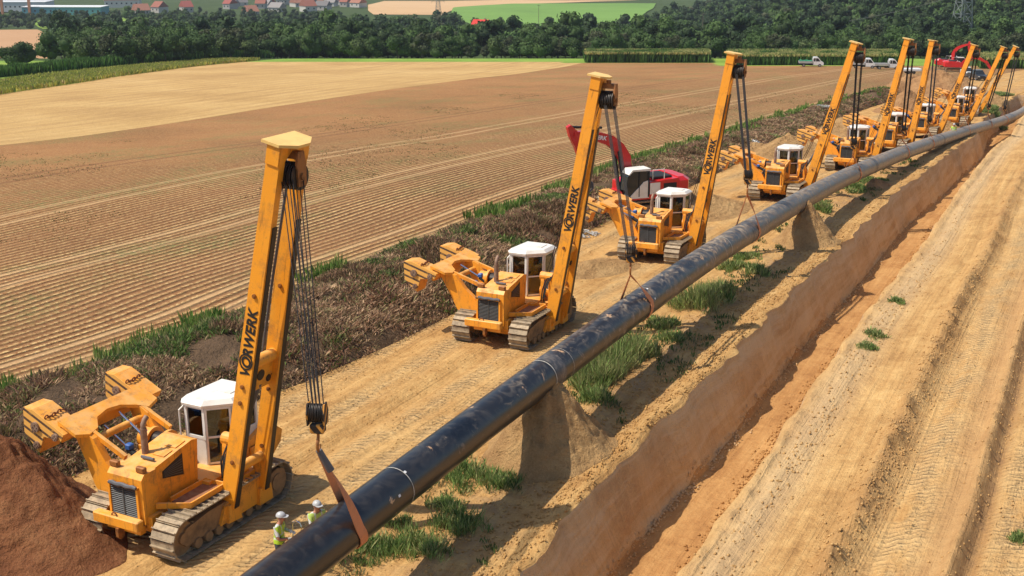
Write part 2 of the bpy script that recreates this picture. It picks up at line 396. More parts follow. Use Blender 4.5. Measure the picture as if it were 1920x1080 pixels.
for k, nme in ((4, 'strip'), (7, 'right'), (8, 'right')): cat[(ft == k) & (fy < 286)] = nme
cat[((ft == 5)) & (fy < 196)] = 'wall'; cat[(ft == 6) & (fy < 196)] = 'floor'
cat[((ft == 5) | (ft == 6)) & (fy >= 196) & (fy < 286)] = 'strip'
cat[(ft == 0) & (fy < 330) & (fx > -140)] = 'verge'
cat[(ft > 0) & (fy >= endf) & (fy < 372) & (fx < 110)] = 'verge'
cat[(ft >= 4) & (fy >= 286) & (fy < 372)] = 'verge'
cat[(fy > 1450)] = 'farbrown'
spec = {'stubble': (M_stub, fK2, 'stubble_field'), 'plough': (M_plough, None, 'ploughed_field'), 'bank': (M_bank, fKr, 'topsoil_bank'),
        'strip': (M_strip, fTL, 'dirt_road'), 'wall': (M_wall, fTL, 'trench_wall'), 'floor': (M_floor, fTL, 'trench_floor'),
        'right': (M_right, fTR, 'sand_track'), 'verge': (M_verge, fTL, 'grass_verge'), 'forest': (M_forest, fTL, 'forest_floor'),
        'farbrown': (M_brown, fTL, 'far_field'), 'fartan': (M_tan, fTL, 'far_stubble'), 'fargreen': (M_green, fTL, 'green_field')}
for k, (m, fr, nme) in spec.items():
    sel = cat == k
    if not sel.any(): continue
    fc = faces[sel]; uq, inv = np.unique(fc.ravel(), return_inverse=True)
    if k == 'plough': uv = np.stack([((fK0(YY) - XX) * .89).ravel(), np.repeat(SEG[:, None], Cn, 1).ravel()], 1)
    else: uv = uvfor(fr)
    o = meshnp(nme, V[uq], inv.reshape(-1, 4), m, smooth=True, uv=uv[uq])
    o['kind'] = 'structure'
del XX2, nz, lipmask
def field_patch(name, Yk, La, Ra, m, lift=.35, n=40, k=60):
    """distant field: edges given as image columns surveyed at a few distances"""
    ys = np.linspace(Yk[0], Yk[-1], k); a = np.interp(ys, Yk, La); b = np.interp(ys, Yk, Ra)
    t = np.linspace(0, 1, n); P_ = a[:, None] + (b - a)[:, None] * t[None]; Y_ = np.repeat(ys[:, None], n, 1)
    X_ = (P_ - 960) / F * (Y_ * CT + (CH - base(Y_)) * ST); Z_ = ground(X_, Y_) + lift
    ix = np.arange(n * k).reshape(k, n); fc = np.stack([ix[:-1, :-1], ix[:-1, 1:], ix[1:, 1:], ix[1:, :-1]], -1).reshape(-1, 4)
    o = meshnp(name, np.stack([X_, Y_, Z_], -1).reshape(-1, 3), fc, m, smooth=True, uv=np.stack([X_.ravel(), Y_.ravel()], 1)); o['kind'] = 'structure'
field_patch('far_brown_field', [400, 560, 700, 830], [-300, -300, -300, -300], [60, 100, 118, 70], M_brown)
field_patch('far_tan_field', [1060, 1150, 1300, 1420], [700, 690, 690, 720], [830, 850, 930, 1200], M_tan)
field_patch('green_field', [760, 860, 1000, 1200, 1320], [985, 900, 842, 850, 960], [1060, 1150, 1200, 1225, 1230], M_green, .7)
field_patch('far_stubble', [740, 800, 860], [900, 885, 880], [1020, 1110, 1160], M_tan, 1.0)
field_patch('far_meadow', [840, 920, 1010], [80, 60, 100], [330, 300, 230], M_verge)
field_patch('hill_stubble', [1150, 1250], [1480, 1490], [1590, 1570], M_tan, 1.0)

# ------------------------------------------------------------------ scattered vegetation helpers
def tintmat(name, rough=.8, transl=.25):
    m, n, l, b = nmat(name); b.inputs['Roughness'].default_value = rough
    b.inputs['Specular IOR Level'].default_value = .2
    a = n.new('ShaderNodeAttribute'); a.attribute_name = 'tint'
    l.new(a.outputs['Color'], b.inputs['Base Color'])
    tr = n.new('ShaderNodeBsdfTranslucent'); l.new(a.outputs['Color'], tr.inputs[0])
    mx = n.new('ShaderNodeMixShader'); mx.inputs[0].default_value = transl
    out = n['Material Output']; l.new(b.outputs[0], mx.inputs[1]); l.new(tr.outputs[0], mx.inputs[2]); l.new(mx.outputs[0], out.inputs[0])
    return m
M_weed = tintmat('weed_leaves'); M_leaf = tintmat('tree_leaves', .7, .2); M_corn = tintmat('corn_leaves')
def tufts(P, hgt, k, wdt, spread, pal, pw=None, lean=.45):
    """P (n,3) bases; k blades each; returns verts, tri faces, colours"""
    n = len(P); pal = np.array(pal, float)
    P = np.repeat(P, k, 0); hh = np.repeat(np.broadcast_to(hgt, (n,)), k) * rng.uniform(.5, 1.15, n * k)
    sp = np.repeat(np.broadcast_to(spread, (n,)), k); ww = np.repeat(np.broadcast_to(wdt, (n,)), k) * rng.uniform(.6, 1.3, n * k)
    a = rng.uniform(0, 2 * PI, n * k); r = sp * np.sqrt(rng.uniform(0, 1, n * k))
    b = P + np.stack([r * np.cos(a), r * np.sin(a), 0 * a], 1)
    tdir = rng.uniform(0, 2 * PI, n * k); ln = rng.uniform(0, lean, n * k) * hh
    tip = b + np.stack([ln * np.cos(tdir), ln * np.sin(tdir), hh], 1)
    wd = rng.uniform(0, 2 * PI, n * k); wv = np.stack([np.cos(wd), np.sin(wd), rng.uniform(-.3, .3, n * k)], 1) * (ww / 2)[:, None]
    mid = b * .45 + tip * .55 + np.array([0, 0, .02])
    Vv = np.stack([b - wv * .4, mid - wv, tip, mid + wv], 1).reshape(-1, 3)
    fc = np.arange(n * k * 4).reshape(-1, 4)
    ci = rng.choice(len(pal), n, p=pw); ci = np.repeat(ci, k)
    sw = rng.uniform(0, 1, n * k) < .25; ci = np.where(sw, rng.choice(len(pal), n * k, p=pw), ci)
    c = pal[ci] * rng.uniform(.6, 1.35, n * k)[:, None]
    c = np.repeat(np.concatenate([c, np.ones((len(c), 1))], 1), 4, 0)
    return Vv, fc, c
def join(parts):
    V_, F_, C_ = [], [], []; o = 0
    for v, f, c in parts: V_.append(v); F_.append(f + o); C_.append(c); o += len(v)
    return np.concatenate(V_), np.concatenate(F_), np.concatenate(C_)
# ------------------------------------------------------------------ hard-surface mesh builder
class MB:
    def __init__(s): s.v = []; s.f = []
    def add(s, vs, fs):
        o = len(s.v); s.v += [tuple(v) for v in vs]; s.f += [tuple(i + o for i in f) for f in fs]; return s
    def box(s, c, d, R=None, bev=0.0):
        x, y, z = d[0] / 2, d[1] / 2, d[2] / 2
        if bev <= 0:
            vs = [Vector(p) for p in ((-x, -y, -z), (x, -y, -z), (x, y, -z), (-x, y, -z), (-x, -y, z), (x, -y, z), (x, y, z), (-x, y, z))]
            fs = [(0, 3, 2, 1), (4, 5, 6, 7), (0, 1, 5, 4), (1, 2, 6, 5), (2, 3, 7, 6), (3, 0, 4, 7)]
        else:
            b = min(bev, x * .9, y * .9, z * .9); vs = []
            for zz, k in ((-z, b), (-z + b, 0), (z - b, 0), (z, b)):
                X, Y = x - k, y - k
                vs += [Vector(p) for p in ((-X + b, -Y, zz), (X - b, -Y, zz), (X, -Y + b, zz), (X, Y - b, zz), (X - b, Y, zz), (-X + b, Y, zz), (-X, Y - b, zz), (-X, -Y + b, zz))]
            fs = [tuple(range(7, -1, -1)), tuple(range(24, 32))]
            for r in range(3):
                for k in range(8):
                    k2 = (k + 1) % 8; fs.append((r * 8 + k, r * 8 + k2, r * 8 + 8 + k2, r * 8 + 8 + k))
        M = R if R is not None else Matrix.Identity(3); c = Vector(c)
        return s.add([M @ v + c for v in vs], fs)
    def prism(s, pts, axis, a, b):
        """polygon pts (2D) extruded along axis from a to b; axis x: pts=(y,z), y: pts=(x,z), z: pts=(x,y)"""
        def P(p, t): return {'x': (t, p[0], p[1]), 'y': (p[0], t, p[1]), 'z': (p[0], p[1], t)}[axis]
        n = len(pts)
        ar = sum(pts[i][0] * pts[(i + 1) % n][1] - pts[(i + 1) % n][0] * pts[i][1] for i in range(n))
        if axis == 'y': ar = -ar
        if ar < 0: pts = pts[::-1]
        vs = [P(p, a) for p in pts] + [P(p, b) for p in pts]
        fs = [tuple(range(n - 1, -1, -1)), tuple(range(n, 2 * n))] + [(i, (i + 1) % n, n + (i + 1) % n, n + i) for i in range(n)]
        return s.add(vs, fs)
    def cyl(s, a, b, r, n=16, r2=None, cap=True):
        a, b = Vector(a), Vector(b); d = (b - a).normalized(); r2 = r if r2 is None else r2
        u = d.orthogonal().normalized(); w_ = d.cross(u)
        vs = [a + (u * math.cos(2 * PI * k / n) + w_ * math.sin(2 * PI * k / n)) * r for k in range(n)]
        vs += [b + (u * math.cos(2 * PI * k / n) + w_ * math.sin(2 * PI * k / n)) * r2 for k in range(n)]
        fs = [(k, (k + 1) % n, n + (k + 1) % n, n + k) for k in range(n)]
        if cap: fs += [tuple(range(n - 1, -1, -1)), tuple(range(n, 2 * n))]
        return s.add(vs, fs)
    def tube(s, pts, r, n=8, closed=False):
        pts = [Vector(p) for p in pts]; m = len(pts); vs = []; u = None
        for i, p in enumerate(pts):
            t = (pts[min(i + 1, m - 1)] - pts[max(i - 1, 0)])
            if t.length < 1e-6: t = Vector((0, 0, 1))
            t.normalize()
            if u is None: u = t.orthogonal().normalized()
            u = (u - t * u.dot(t)); u = u.normalized() if u.length > 1e-6 else t.orthogonal().normalized()
            w_ = t.cross(u); rr = r[i] if isinstance(r, (list, tuple)) else r
            vs += [p + (u * math.cos(2 * PI * k / n) + w_ * math.sin(2 * PI * k / n)) * rr for k in range(n)]
        fs = [(i * n + k, i * n + (k + 1) % n, (i + 1) * n + (k + 1) % n, (i + 1) * n + k) for i in range(m - 1) for k in range(n)]
        fs += [tuple(range(n - 1, -1, -1)), tuple(range((m - 1) * n, m * n))]
        return s.add(vs, fs)
    def sphere(s, c, r, n=12, m=8, sc_=(1, 1, 1)):
        vs = []; c = Vector(c)
        for i in range(m + 1):
            t = PI * i / m
            for k in range(n):
                p = 2 * PI * k / n; vs.append(c + Vector((math.sin(t) * math.cos(p) * sc_[0], math.sin(t) * math.sin(p) * sc_[1], math.cos(t) * sc_[2])) * r)
        fs = [(i * n + k, (i + 1) * n + k, (i + 1) * n + (k + 1) % n, i * n + (k + 1) % n) for i in range(m) for k in range(n)]
        return s.add(vs, fs)
    def xf(s, M): s.v = [tuple(M @ Vector(v)) for v in s.v]; return s
    def mesh(s, name, mat, smooth=False):
        me = bpy.data.meshes.new(name); me.from_pydata(s.v, [], s.f); me.validate(); me.update()
        me.materials.append(mat)
        if smooth:
            me.polygons.foreach_set('use_smooth', [True] * len(me.polygons))
            me.set_sharp_from_angle(angle=math.radians(38))
        return me
    def build(s, name, mat, parent=None, smooth=False):
        o = bpy.data.objects.new(name, s.mesh(name, mat, smooth)); C.objects.link(o)
        if parent: o.parent = parent
        return o
def empty(name, loc, rz=0.0, label=None, cat=None, group=None):
    o = bpy.data.objects.new(name, None); C.objects.link(o); o.location = loc; o.rotation_euler = (0, 0, rz); o.empty_display_size = .3
    tag(o, label, cat, group); return o
def copy_tree(o, parent=None):
    c = o.copy(); C.objects.link(c); c.parent = parent
    for ch in list(o.children): copy_tree(ch, c)
    return c
def text_mesh(name, txt, size, mat, thick=.004, offset=.012, shear=.12, spacing=1.0):
    cu = bpy.data.curves.new(name, 'FONT'); cu.body = txt; cu.size = size; cu.extrude = thick; cu.offset = offset; cu.shear = shear
    cu.space_character = spacing; cu.align_x = 'LEFT'; cu.resolution_u = 3
    o = bpy.data.objects.new(name, cu); C.objects.link(o)
    dg = bpy.context.evaluated_depsgraph_get(); me = bpy.data.meshes.new_from_object(o.evaluated_get(dg))
    bpy.data.objects.remove(o); me.materials.clear(); me.materials.append(mat); me.name = name
    return me
def from_mesh(name, me, parent, M=None):
    o = bpy.data.objects.new(name, me); C.objects.link(o); o.parent = parent
    if M is not None: o.matrix_local = M
    return o

# ------------------------------------------------------------------ paints
def paint(name, col, ds):
    m, n, l, b = nmat(name); tc = n.new('ShaderNodeTexCoord').outputs['Object']
    ge = n.new('ShaderNodeNewGeometry'); sn = n.new('ShaderNodeSeparateXYZ'); l.new(ge.outputs['Normal'], sn.inputs[0])
    fade = ramp(n, l, noise(n, l, tc, .7, 4, .6), [(.4, 0.0), (.65, .35)])
    c = mix(n, l, fade, col, (.90, .44, .06))
    grime = math_(n, l, 'MULTIPLY', ramp(n, l, noise(n, l, tc, ds, 7, .72), [(.50, 0.0), (.68, 1.0)]), .75)
    c = mix(n, l, grime, c, (.34, .15, .04))
    st = math_(n, l, 'MULTIPLY', ramp(n, l, noise(n, l, mapping(n, l, tc, (7, 7, .7)), 1.0, 5, .7), [(.58, 0.0), (.70, 1.0)]), .65)
    c = mix(n, l, st, c, (.16, .07, .025))
    chip = ramp(n, l, noise(n, l, tc, 14, 4, .8), [(.66, 0.0), (.70, .85)]); c = mix(n, l, chip, c, (.12, .055, .03))
    du = math_(n, l, 'MULTIPLY', ramp(n, l, sn.outputs[2], [(.5, 0.0), (.95, 1.0)]), ramp(n, l, noise(n, l, tc, 2.4, 5, .7), [(.38, .1), (.62, .6)]))
    c = mix(n, l, du, c, (.74, .48, .20))
    l.new(c, b.inputs['Base Color']); b.inputs['Roughness'].default_value = .52
    l.new(ramp(n, l, math_(n, l, 'MAXIMUM', grime, du), [(0, .45), (1, .8)]), b.inputs['Roughness']); MATS[name] = m; return m
P_yel = paint('yellow_paint', (.88, .325, .018), 2.1)
P_yel2 = paint('boom_yellow_paint', (.90, .345, .018), 1.5)
P_pale = plain('faded_yellow_plate', (.86, .56, .18) , .45, 0, (.6, .34, .1), 3, .5)
P_rust = plain('oily_orange_steel', (.34, .13, .03), .55, .2, (.07, .035, .015), 5, .9)
P_blk = plain('black_rubbed_steel', (.025, .022, .02), .5, .3, (.10, .055, .03), 4, .5)
P_white = plain('white_cab_paint', (.78, .76, .70), .4, 0, (.52, .46, .36), 2.2, .5)
P_track = plain('dusty_track_steel', (.42, .33, .22), .7, .35, (.16, .12, .085), 5, .9, 0, .3)
P_tframe = plain('muddy_track_frame', (.33, .19, .085), .85, 0, (.13, .08, .045), 2.5, .9)
P_dark = plain('dark_grille', (.012, .013, .015), .5)
P_slat = plain('grille_slats', (.10, .105, .11), .45, .4)
P_glass = None
def glassmat():
    m, n, l, b = nmat('cab_glass'); gl = n.new('ShaderNodeBsdfGlossy'); gl.inputs['Roughness'].default_value = .05; gl.inputs[0].default_value = (.8, .85, .9, 1)
    tr = n.new('ShaderNodeBsdfTransparent'); tr.inputs[0].default_value = (.42, .48, .50, 1)
    fr = n.new('ShaderNodeFresnel'); fr.inputs[0].default_value = 1.5
    mx = n.new('ShaderNodeMixShader'); l.new(math_(n, l, 'ADD', fr.outputs[0], .05), mx.inputs[0]); l.new(tr.outputs[0], mx.inputs[1]); l.new(gl.outputs[0], mx.inputs[2])
    l.new(mx.outputs[0], n['Material Output'].inputs[0]); return m
P_glass = glassmat()
P_chrome = plain('chrome_rod', (.7, .7, .72), .15, 1.0, (.5, .5, .52), 3, .3)
P_exh = plain('scorched_exhaust', (.25, .15, .10), .7, .4, (.42, .30, .22), 4, .8)
P_black = plain('matt_black', (.015, .015, .015), .7)
P_sling = plain('sling_fabric', (.62, .24, .10), .85, 0, (.40, .19, .10), 3, .7)
P_ropes = plain('wire_rope', (.035, .03, .028), .5, .6)
P_chain = plain('rusty_chain', (.20, .07, .03), .7, .5)
P_red = plain('red_paint', (.62, .015, .018), .35, 0, (.40, .03, .02), 2, .5, .3)
P_seat = plain('seat_fabric', (.03, .03, .035), .9)
P_blue = plain('blue_valve', (.04, .13, .40), .4)
P_floorpl = plain('rusty_tray_floor', (.26, .10, .045), .85, 0, (.36, .22, .12), 6, .8)
P_letter = plain('black_lettering', (.012, .012, .012), .6)
P_wletter = plain('white_lettering', (.8, .8, .8), .6)
P_tread = plain('rubber_tyre', (.025, .024, .022), .85, 0, (.12, .09, .06), 6, .6)
P_skin = plain('skin', (.45, .20, .12), .6)
P_grey = plain('grey_hose', (.10, .10, .11), .5)
def stripemat():
    m, n, l, b = nmat('hook_block_stripes'); tc = n.new('ShaderNodeTexCoord').outputs['Object']
    sp = n.new('ShaderNodeSeparateXYZ'); l.new(tc, sp.inputs[0])
    s = math_(n, l, 'ADD', math_(n, l, 'ADD', sp.outputs[0], sp.outputs[1]), sp.outputs[2])
    s = math_(n, l, 'SINE', math_(n, l, 'MULTIPLY', s, 17.0)); g = ramp(n, l, s, [(.48, 0.0), (.52, 1.0)])
    l.new(mix(n, l, g, (.03, .02, .015), (.62, .27, .04)), b.inputs['Base Color']); b.inputs['Roughness'].default_value = .6; return m
P_stripe = stripemat()
def cwmat():
    m, n, l, b = nmat('striped_counterweight_plate'); tc = n.new('ShaderNodeTexCoord').outputs['Object']
    sp = n.new('ShaderNodeSeparateXYZ'); l.new(tc, sp.inputs[0])
    s = math_(n, l, 'ADD', math_(n, l, 'MULTIPLY', sp.outputs[1], .45), sp.outputs[2])
    s = math_(n, l, 'SINE', math_(n, l, 'MULTIPLY', s, 23.0)); g = ramp(n, l, s, [(.42, 0.0), (.58, 1.0)])
    no = noise(n, l, tc, 7, 5, .75); g = math_(n, l, 'MULTIPLY', g, ramp(n, l, no, [(.30, .1), (.44, 1.0)]))
    l.new(mix(n, l, g, (.82, .42, .09), (.09, .05, .03)), b.inputs['Base Color']); b.inputs['Roughness'].default_value = .6; return m
P_cwface = cwmat()

# ------------------------------------------------------------------ the pipelayer (side boom crawler tractor)
def track_path(n=150, xf=2.0, xr=-1.95, zf=.61, rf=.57, zr=.62, rr=.58):
    pts = []
    for k in range(24): a = PI / 2 - PI * k / 23; pts.append((xf + rf * math.cos(a), zf + rf * math.sin(a)))
    for k in range(24): a = -PI / 2 - PI * k / 23; pts.append((xr + rr * math.cos(a), zr + rr * math.sin(a)))
    pts.append(pts[0]); L = [0]
    for i in range(1, len(pts)): L.append(L[-1] + math.dist(pts[i], pts[i - 1]))
    return pts, L
def track_mesh(wd=.80, pitch=.222):
    pts, L = track_path(); tot = L[-1]; n = int(tot / pitch); mb = MB()
    for k in range(n):
        s = tot * k / n; i = max(j for j in range(len(L)) if L[j] <= s + 1e-9); i = min(i, len(pts) - 2)
        t = (s - L[i]) / max(L[i + 1] - L[i], 1e-6); p = (pts[i][0] + (pts[i + 1][0] - pts[i][0]) * t, pts[i][1] + (pts[i + 1][1] - pts[i][1]) * t)
        dx, dz = pts[i + 1][0] - pts[i][0], pts[i + 1][1] - pts[i][1]; q = math.hypot(dx, dz); dx /= q; dz /= q
        R = Matrix(((dx, 0, -dz), (0, 1, 0), (dz, 0, dx)))     # x along the path, z outward
        if k % 1 == 0:
            mb.box((p[0], 0, p[1]), (.205, wd, .035), R)
            c = Vector((p[0], 0, p[1])) + R @ Vector((.07, 0, .045)); mb.box(c, (.03, wd, .06), R)
            for yy in (-.13, .13):
                c = Vector((p[0], yy, p[1])) + R @ Vector((0, 0, -.07)); mb.box(c, (.2, .05, .10), R)
    return mb
CW_TILT = 0
def pipelayer_parts():
    """list of (name, mesh, [sub-parts]) in machine space: x ahead, y to the boom side, z up"""
    T = []
    def part(name, mb, mat, subs=(), smooth=False): T.append((name, mb.mesh(name, mat, smooth), list(subs)))
    def sub(name, mb, mat, smooth=False): return (name, mb.mesh(name, mat, smooth), [])
    for sy in (-1, 1):
        y = sy * 1.28; SH = Matrix.Translation((.2, 0, 0))
        tr = track_mesh().xf(Matrix.Translation((0, y, 0)))
        fr = MB().prism([(-1.9, .32), (1.95, .32), (2.1, .5), (1.9, .82), (1.0, .93), (-1.2, .93), (-1.9, .85), (-2.05, .6)], 'y', y - .24, y + .24)
        for k in range(8): fr.cyl((-1.5 + k * .43, y - .3, .24), (-1.5 + k * .43, y + .3, .24), .15, 12)
        idl = MB().cyl((2.0, y - .17, .58), (2.0, y + .17, .58), .47, 24); idl.cyl((2.0, y - .25, .58), (2.0, y + .25, .58), .16, 12)
        spr = MB().cyl((-1.95, y - .3, .60), (-1.95, y + .3, .60), .42, 24); spr.cyl((-1.95, y - .33, .60), (-1.95, y + .33, .60), .26, 20)
        for k in range(22):
            a = 2 * PI * k / 22; spr.box((-1.95 + .45 * math.cos(a), y, .6 + .45 * math.sin(a)), (.10, .1, .07), Matrix.Rotation(-a, 3, 'Y'))
        for q_ in (tr, fr, idl, spr): q_.xf(SH)
        part('crawler_track', tr, P_track, [sub('track_frame', fr, P_tframe), sub('idler_wheel', idl, P_tframe), sub('sprocket', spr, P_tframe)])
    hull = MB().prism([(-2.2, .55), (2.2, .5), (2.5, .8), (2.5, 1.15), (-2.2, 1.25)], 'y', -.72, .72)
    hull.box((0, 0, 1.12), (3.6, 1.9, .12))
    hull.box((-.55, 0, 1.28), (2.0, 1.9, .2)); hull.box((-.3, -1.1, 1.05), (2.4, .5, .12))
    part('hull', hull, P_yel)
    # bonnet with grille
    bn = MB().prism([(.42, 1.2), (2.05, 1.2), (2.05, 2.36), (.52, 2.62), (.30, 2.56)], 'y', -.56, .50)
    bn.prism([(2.05, .95), (2.60, .95), (2.62, 2.25), (2.50, 2.38), (2.05, 2.38)], 'y', -.64, .58)
    for x0, x1 in ((.65, 1.05), (1.17, 1.52)):
        bn.prism([(x0, 2.62 - (x0 - .52) * .17 + .012), (x1, 2.62 - (x1 - .52) * .17 + .012), (x1, 2.62 - (x1 - .52) * .17 + .03), (x0, 2.62 - (x0 - .52) * .17 + .03)], 'y', -.02, .38)
    gr = MB().box((2.615, -.08, 1.50), (.03, .92, .92))
    sl = MB()
    for k in range(15): sl.box((2.645, -.08, 1.09 + k * .058), (.03, .88, .016), Matrix.Rotation(.5, 3, 'Y'))
    sl.box((2.65, -.08, 1.5), (.035, .035, .9))
    fm = MB()
    for yy in (-.58, .42): fm.box((2.64, yy, 1.5), (.07, .07, 1.04))
    for zz in (1.0, 2.0): fm.box((2.64, -.08, zz), (.07, 1.07, .07))
    rl = MB().tube([(2.70, -.52 + .12 * k, 2.04 + .015 * math.sin(k * 2)) for k in range(9)], [.05, .065, .055, .07, .06, .065, .055, .06, .05])
    rl2 = MB().tube([(1.78, -.18 + .09 * k, 2.475 + .01 * math.sin(k * 3)) for k in range(6)], [.04, .05, .045, .05, .045, .04])
    sp = MB().prism([(.95, 1.75), (1.75, 1.95), (1.75, 2.15), (.95, 2.38)], 'y', .50, .515)
    louv = MB()
    for k in range(6): louv.prism([(1.0, 1.83 + .08 * k), (1.7, 1.98 + .032 * k), (1.7, 1.99 + .032 * k), (1.0, 1.85 + .08 * k)], 'y', .515, .53)
    lamps = [sub('headlight', MB().box((2.42, yy, 2.47), (.13, .3, .17), bev=.02).box((2.492, yy, 2.47), (.02, .24, .11)), P_rust) for yy in (-.52, .42)]
    part('bonnet', bn, P_yel, [sub('grille_backing', gr, P_dark), sub('grille_slats', sl, P_slat), sub('grille_frame', fm, P_yel), sub('rolled_tarpaulin', rl, P_grey, True),
                               sub('rolled_tarpaulin', rl2, P_grey, True), sub('side_opening', sp, P_dark), sub('louvres', louv, P_slat)] + lamps)
    ex = MB().cyl((1.5, -.3, 2.42), (1.5, -.3, 3.18), .10, 14, .095); ex.tube([(1.5, -.3, 3.15), (1.5, -.3, 3.28), (1.42, -.3, 3.40), (1.33, -.3, 3.46)], [.075, .075, .075, .075], 10)
    part('exhaust_stack', ex, P_exh, [], True)
    part('front_bumper', MB().box((2.80, -.22, 1.0), (.26, 1.62, .3), bev=.03).box((2.66, -.08, .8), (.2, 1.2, .2)), P_yel,
         [sub('tow_hook', MB().prism([(2.72, .86), (2.98, .86), (2.98, .6), (2.88, .5), (2.76, .55)], 'y', -.17, -.07), P_rust),
          sub('shackle', MB().tube([(2.86 + .0, -.28 + .09 * math.cos(a), 1.17 + .07 * math.sin(a)) for a in [PI * 2 * k / 12 for k in range(13)]], .02), P_chain)])
    # cab
    cp = [(-.42, -.52), (-.42, .14), (-.98, .74), (-2.0, .74), (-2.15, .4), (-2.15, -.6), (-.62, -.68)]
    cb = MB().prism(cp, 'z', 1.36, 2.18)
    def inset(poly, k, cx=-1.25, cy=.02): return [(cx + (x - cx) * k, cy + (y - cy) * k) for x, y in poly]
    roof = MB(); a_, b_, c_ = inset(cp, 1.10), inset(cp, 1.12), inset(cp, .94)
    n = len(cp); vs = [(x, y, 3.16) for x, y in a_] + [(x, y, 3.24) for x, y in b_] + [(x, y, 3.36) for x, y in c_]
    fs = [tuple(range(n - 1, -1, -1)), tuple(range(2 * n, 3 * n))] + [(r * n + i, r * n + (i + 1) % n, r * n + n + (i + 1) % n, r * n + n + i) for r in range(2) for i in range(n)]
    roof.add(vs, fs); roof.box((-1.55, .22, 3.375), (.62, .5, .03))
    posts = MB(); glass = MB()
    for i, (x, y) in enumerate(cp):
        posts.box(((x + 1.25) * .98 - 1.25, y * .98, 2.67), (.085, .085, 1.0))
        x2, y2 = cp[(i + 1) % n]; L = math.dist((x, y), (x2, y2))
        R = Matrix.Rotation(math.atan2(y2 - y, x2 - x), 3, 'Z'); m_ = (((x + x2) / 2 + 1.25) * .97 - 1.25, (y + y2) / 2 * .97)
        if L > .5:
            posts.box((m_[0], m_[1], 2.21), (L * .95, .07, .09), R); posts.box((m_[0], m_[1], 3.13), (L * .95, .07, .09), R)
        if i != 1: glass.box((m_[0], m_[1], 2.67), (max(L - .13, .05), .012, .86), R)
    d0, d1 = Vector((cp[1][0], cp[1][1], 0)), Vector((cp[2][0], cp[2][1], 0)); dm = (d0 + d1) / 2 * .985; Rd = Matrix.Rotation(math.atan2(*(d1 - d0).yx), 3, 'Z')
    door = MB()
    for t in (-.34, .34): door.box(Vector((dm.x, dm.y, 2.3)) + Rd @ Vector((t, -.03, 0)), (.06, .05, 1.75), Rd)
    for zz in (1.45, 2.25, 3.12): door.box(Vector((dm.x, dm.y, zz)) + Rd @ Vector((0, -.03, 0)), (.68, .05, .06), Rd)
    dg = MB().box(Vector((dm.x, dm.y, 2.3)) + Rd @ Vector((0, -.03, 0)), (.64, .012, 1.7), Rd)
    darkp = MB().box(Vector((dm.x, dm.y, 1.8)) + Rd @ Vector((0, .04, 0)), (.6, .03, .8), Rd)
    seat = MB().box((-1.45, 0, 2.1), (.5, .5, .14), bev=.04).box((-1.72, 0, 2.5), (.12, .48, .75), bev=.04).box((-.85, 0, 2.15), (.2, .5, .35), bev=.03)
    mir = MB().tube([(-.40, -.60, 2.0), (-.30, -.66, 2.1), (-.30, -.66, 3.0), (-.42, -.60, 3.1)], .025)
    part('cab', cb, P_white, [sub('cab_roof', roof, P_white), sub('window_posts', posts, P_white), sub('window_panes', glass, P_glass), sub('door_frame', door, P_white),
                              sub('door_pane', dg, P_glass), sub('door_sill', darkp, P_dark), sub('seat', seat, P_seat), sub('grab_rail', mir, P_white)])
    # rear housing
    rh = MB().prism([(-2.1, 1.1), (-1.0, 1.1), (-1.0, 1.75), (-2.2, 2.15), (-2.65, 1.95), (-2.95, 1.7), (-2.85, 1.35), (-2.45, 1.05)], 'y', -.85, .9)
    rh.box((-1.9, .93, 1.45), (1.0, .05, .5), bev=.02)
    fen = MB()
    for k in range(7):
        a = .35 + k * .2; fen.box((-2.35 - .55 * math.cos(a) * .9, .2, 1.45 + .62 * math.sin(a)), (.14, 1.2, .03), Matrix.Rotation(a - PI / 2, 3, 'Y'))
    leg = MB().box((-2.5, .55, .95), (.18, .2, .8))
    rlm = text_mesh('lettering', 'RL', .30, P_letter, .004, .012, .25)
    M = Matrix.Translation((-1.62, .965, 1.38)) @ Matrix.Rotation(PI, 4, 'Z') @ Matrix.Rotation(PI / 2, 4, 'X')
    rlm.transform(M)
    part('rear_housing', rh, P_yel, [sub('rear_fender', fen, P_black), sub('rear_post', leg, P_black), ('lettering', rlm, [])])
    # step tray on the boom side
    ty = MB(); x0, x1, y0, y1 = .30, 1.72, .68, 1.40
    ty.box(((x0 + x1) / 2, y1, 1.33), (x1 - x0, .05, .16)).box(((x0 + x1) / 2, y0, 1.33), (x1 - x0, .05, .16)).box((x0, (y0 + y1) / 2, 1.33), (.05, y1 - y0, .16))
    ty.prism([(1.72, y1 + .025), (1.72, y1 - .03), (2.12, .56), (2.2, .6)], 'z', 1.25, 1.41)
    ty.prism([(1.7, y1), (2.1, .6), (1.7, .6)], 'z', 1.245, 1.262)
    part('step_tray', ty, P_yel, [sub('tray_floor', MB().box(((x0 + x1) / 2, (y0 + y1) / 2, 1.27), (x1 - x0 - .05, y1 - y0 - .05, .03)), P_floorpl)])
    # boom mount on the boom-side track frame
    bm = MB()
    bm.prism([(-1.45, .35), (.85, .35), (.6, .85), (-.3, 1.25), (-1.2, 1.2)], 'y', 1.48, 1.62)
    bm.prism([(.05, .3), (.62, .35), (.55, .85), (.15, .85)], 'y', 1.45, 1.72)
    bm.prism([(-1.35, .3), (-.75, .3), (-.8, .8), (-1.3, .8)], 'y', 1.45, 1.72)
    bm.box((-.35, 1.05, 1.15), (1.5, .9, .16))
    part('boom_mount', bm, P_yel)
    # lattice of winch gear beside the cab
    wg = MB(); wg.prism([(-.15, 1.3), (-.75, 1.3), (-.72, 1.9), (-.52, 2.45), (-.30, 2.5), (-.22, 2.2)], 'y', .92, 1.06)
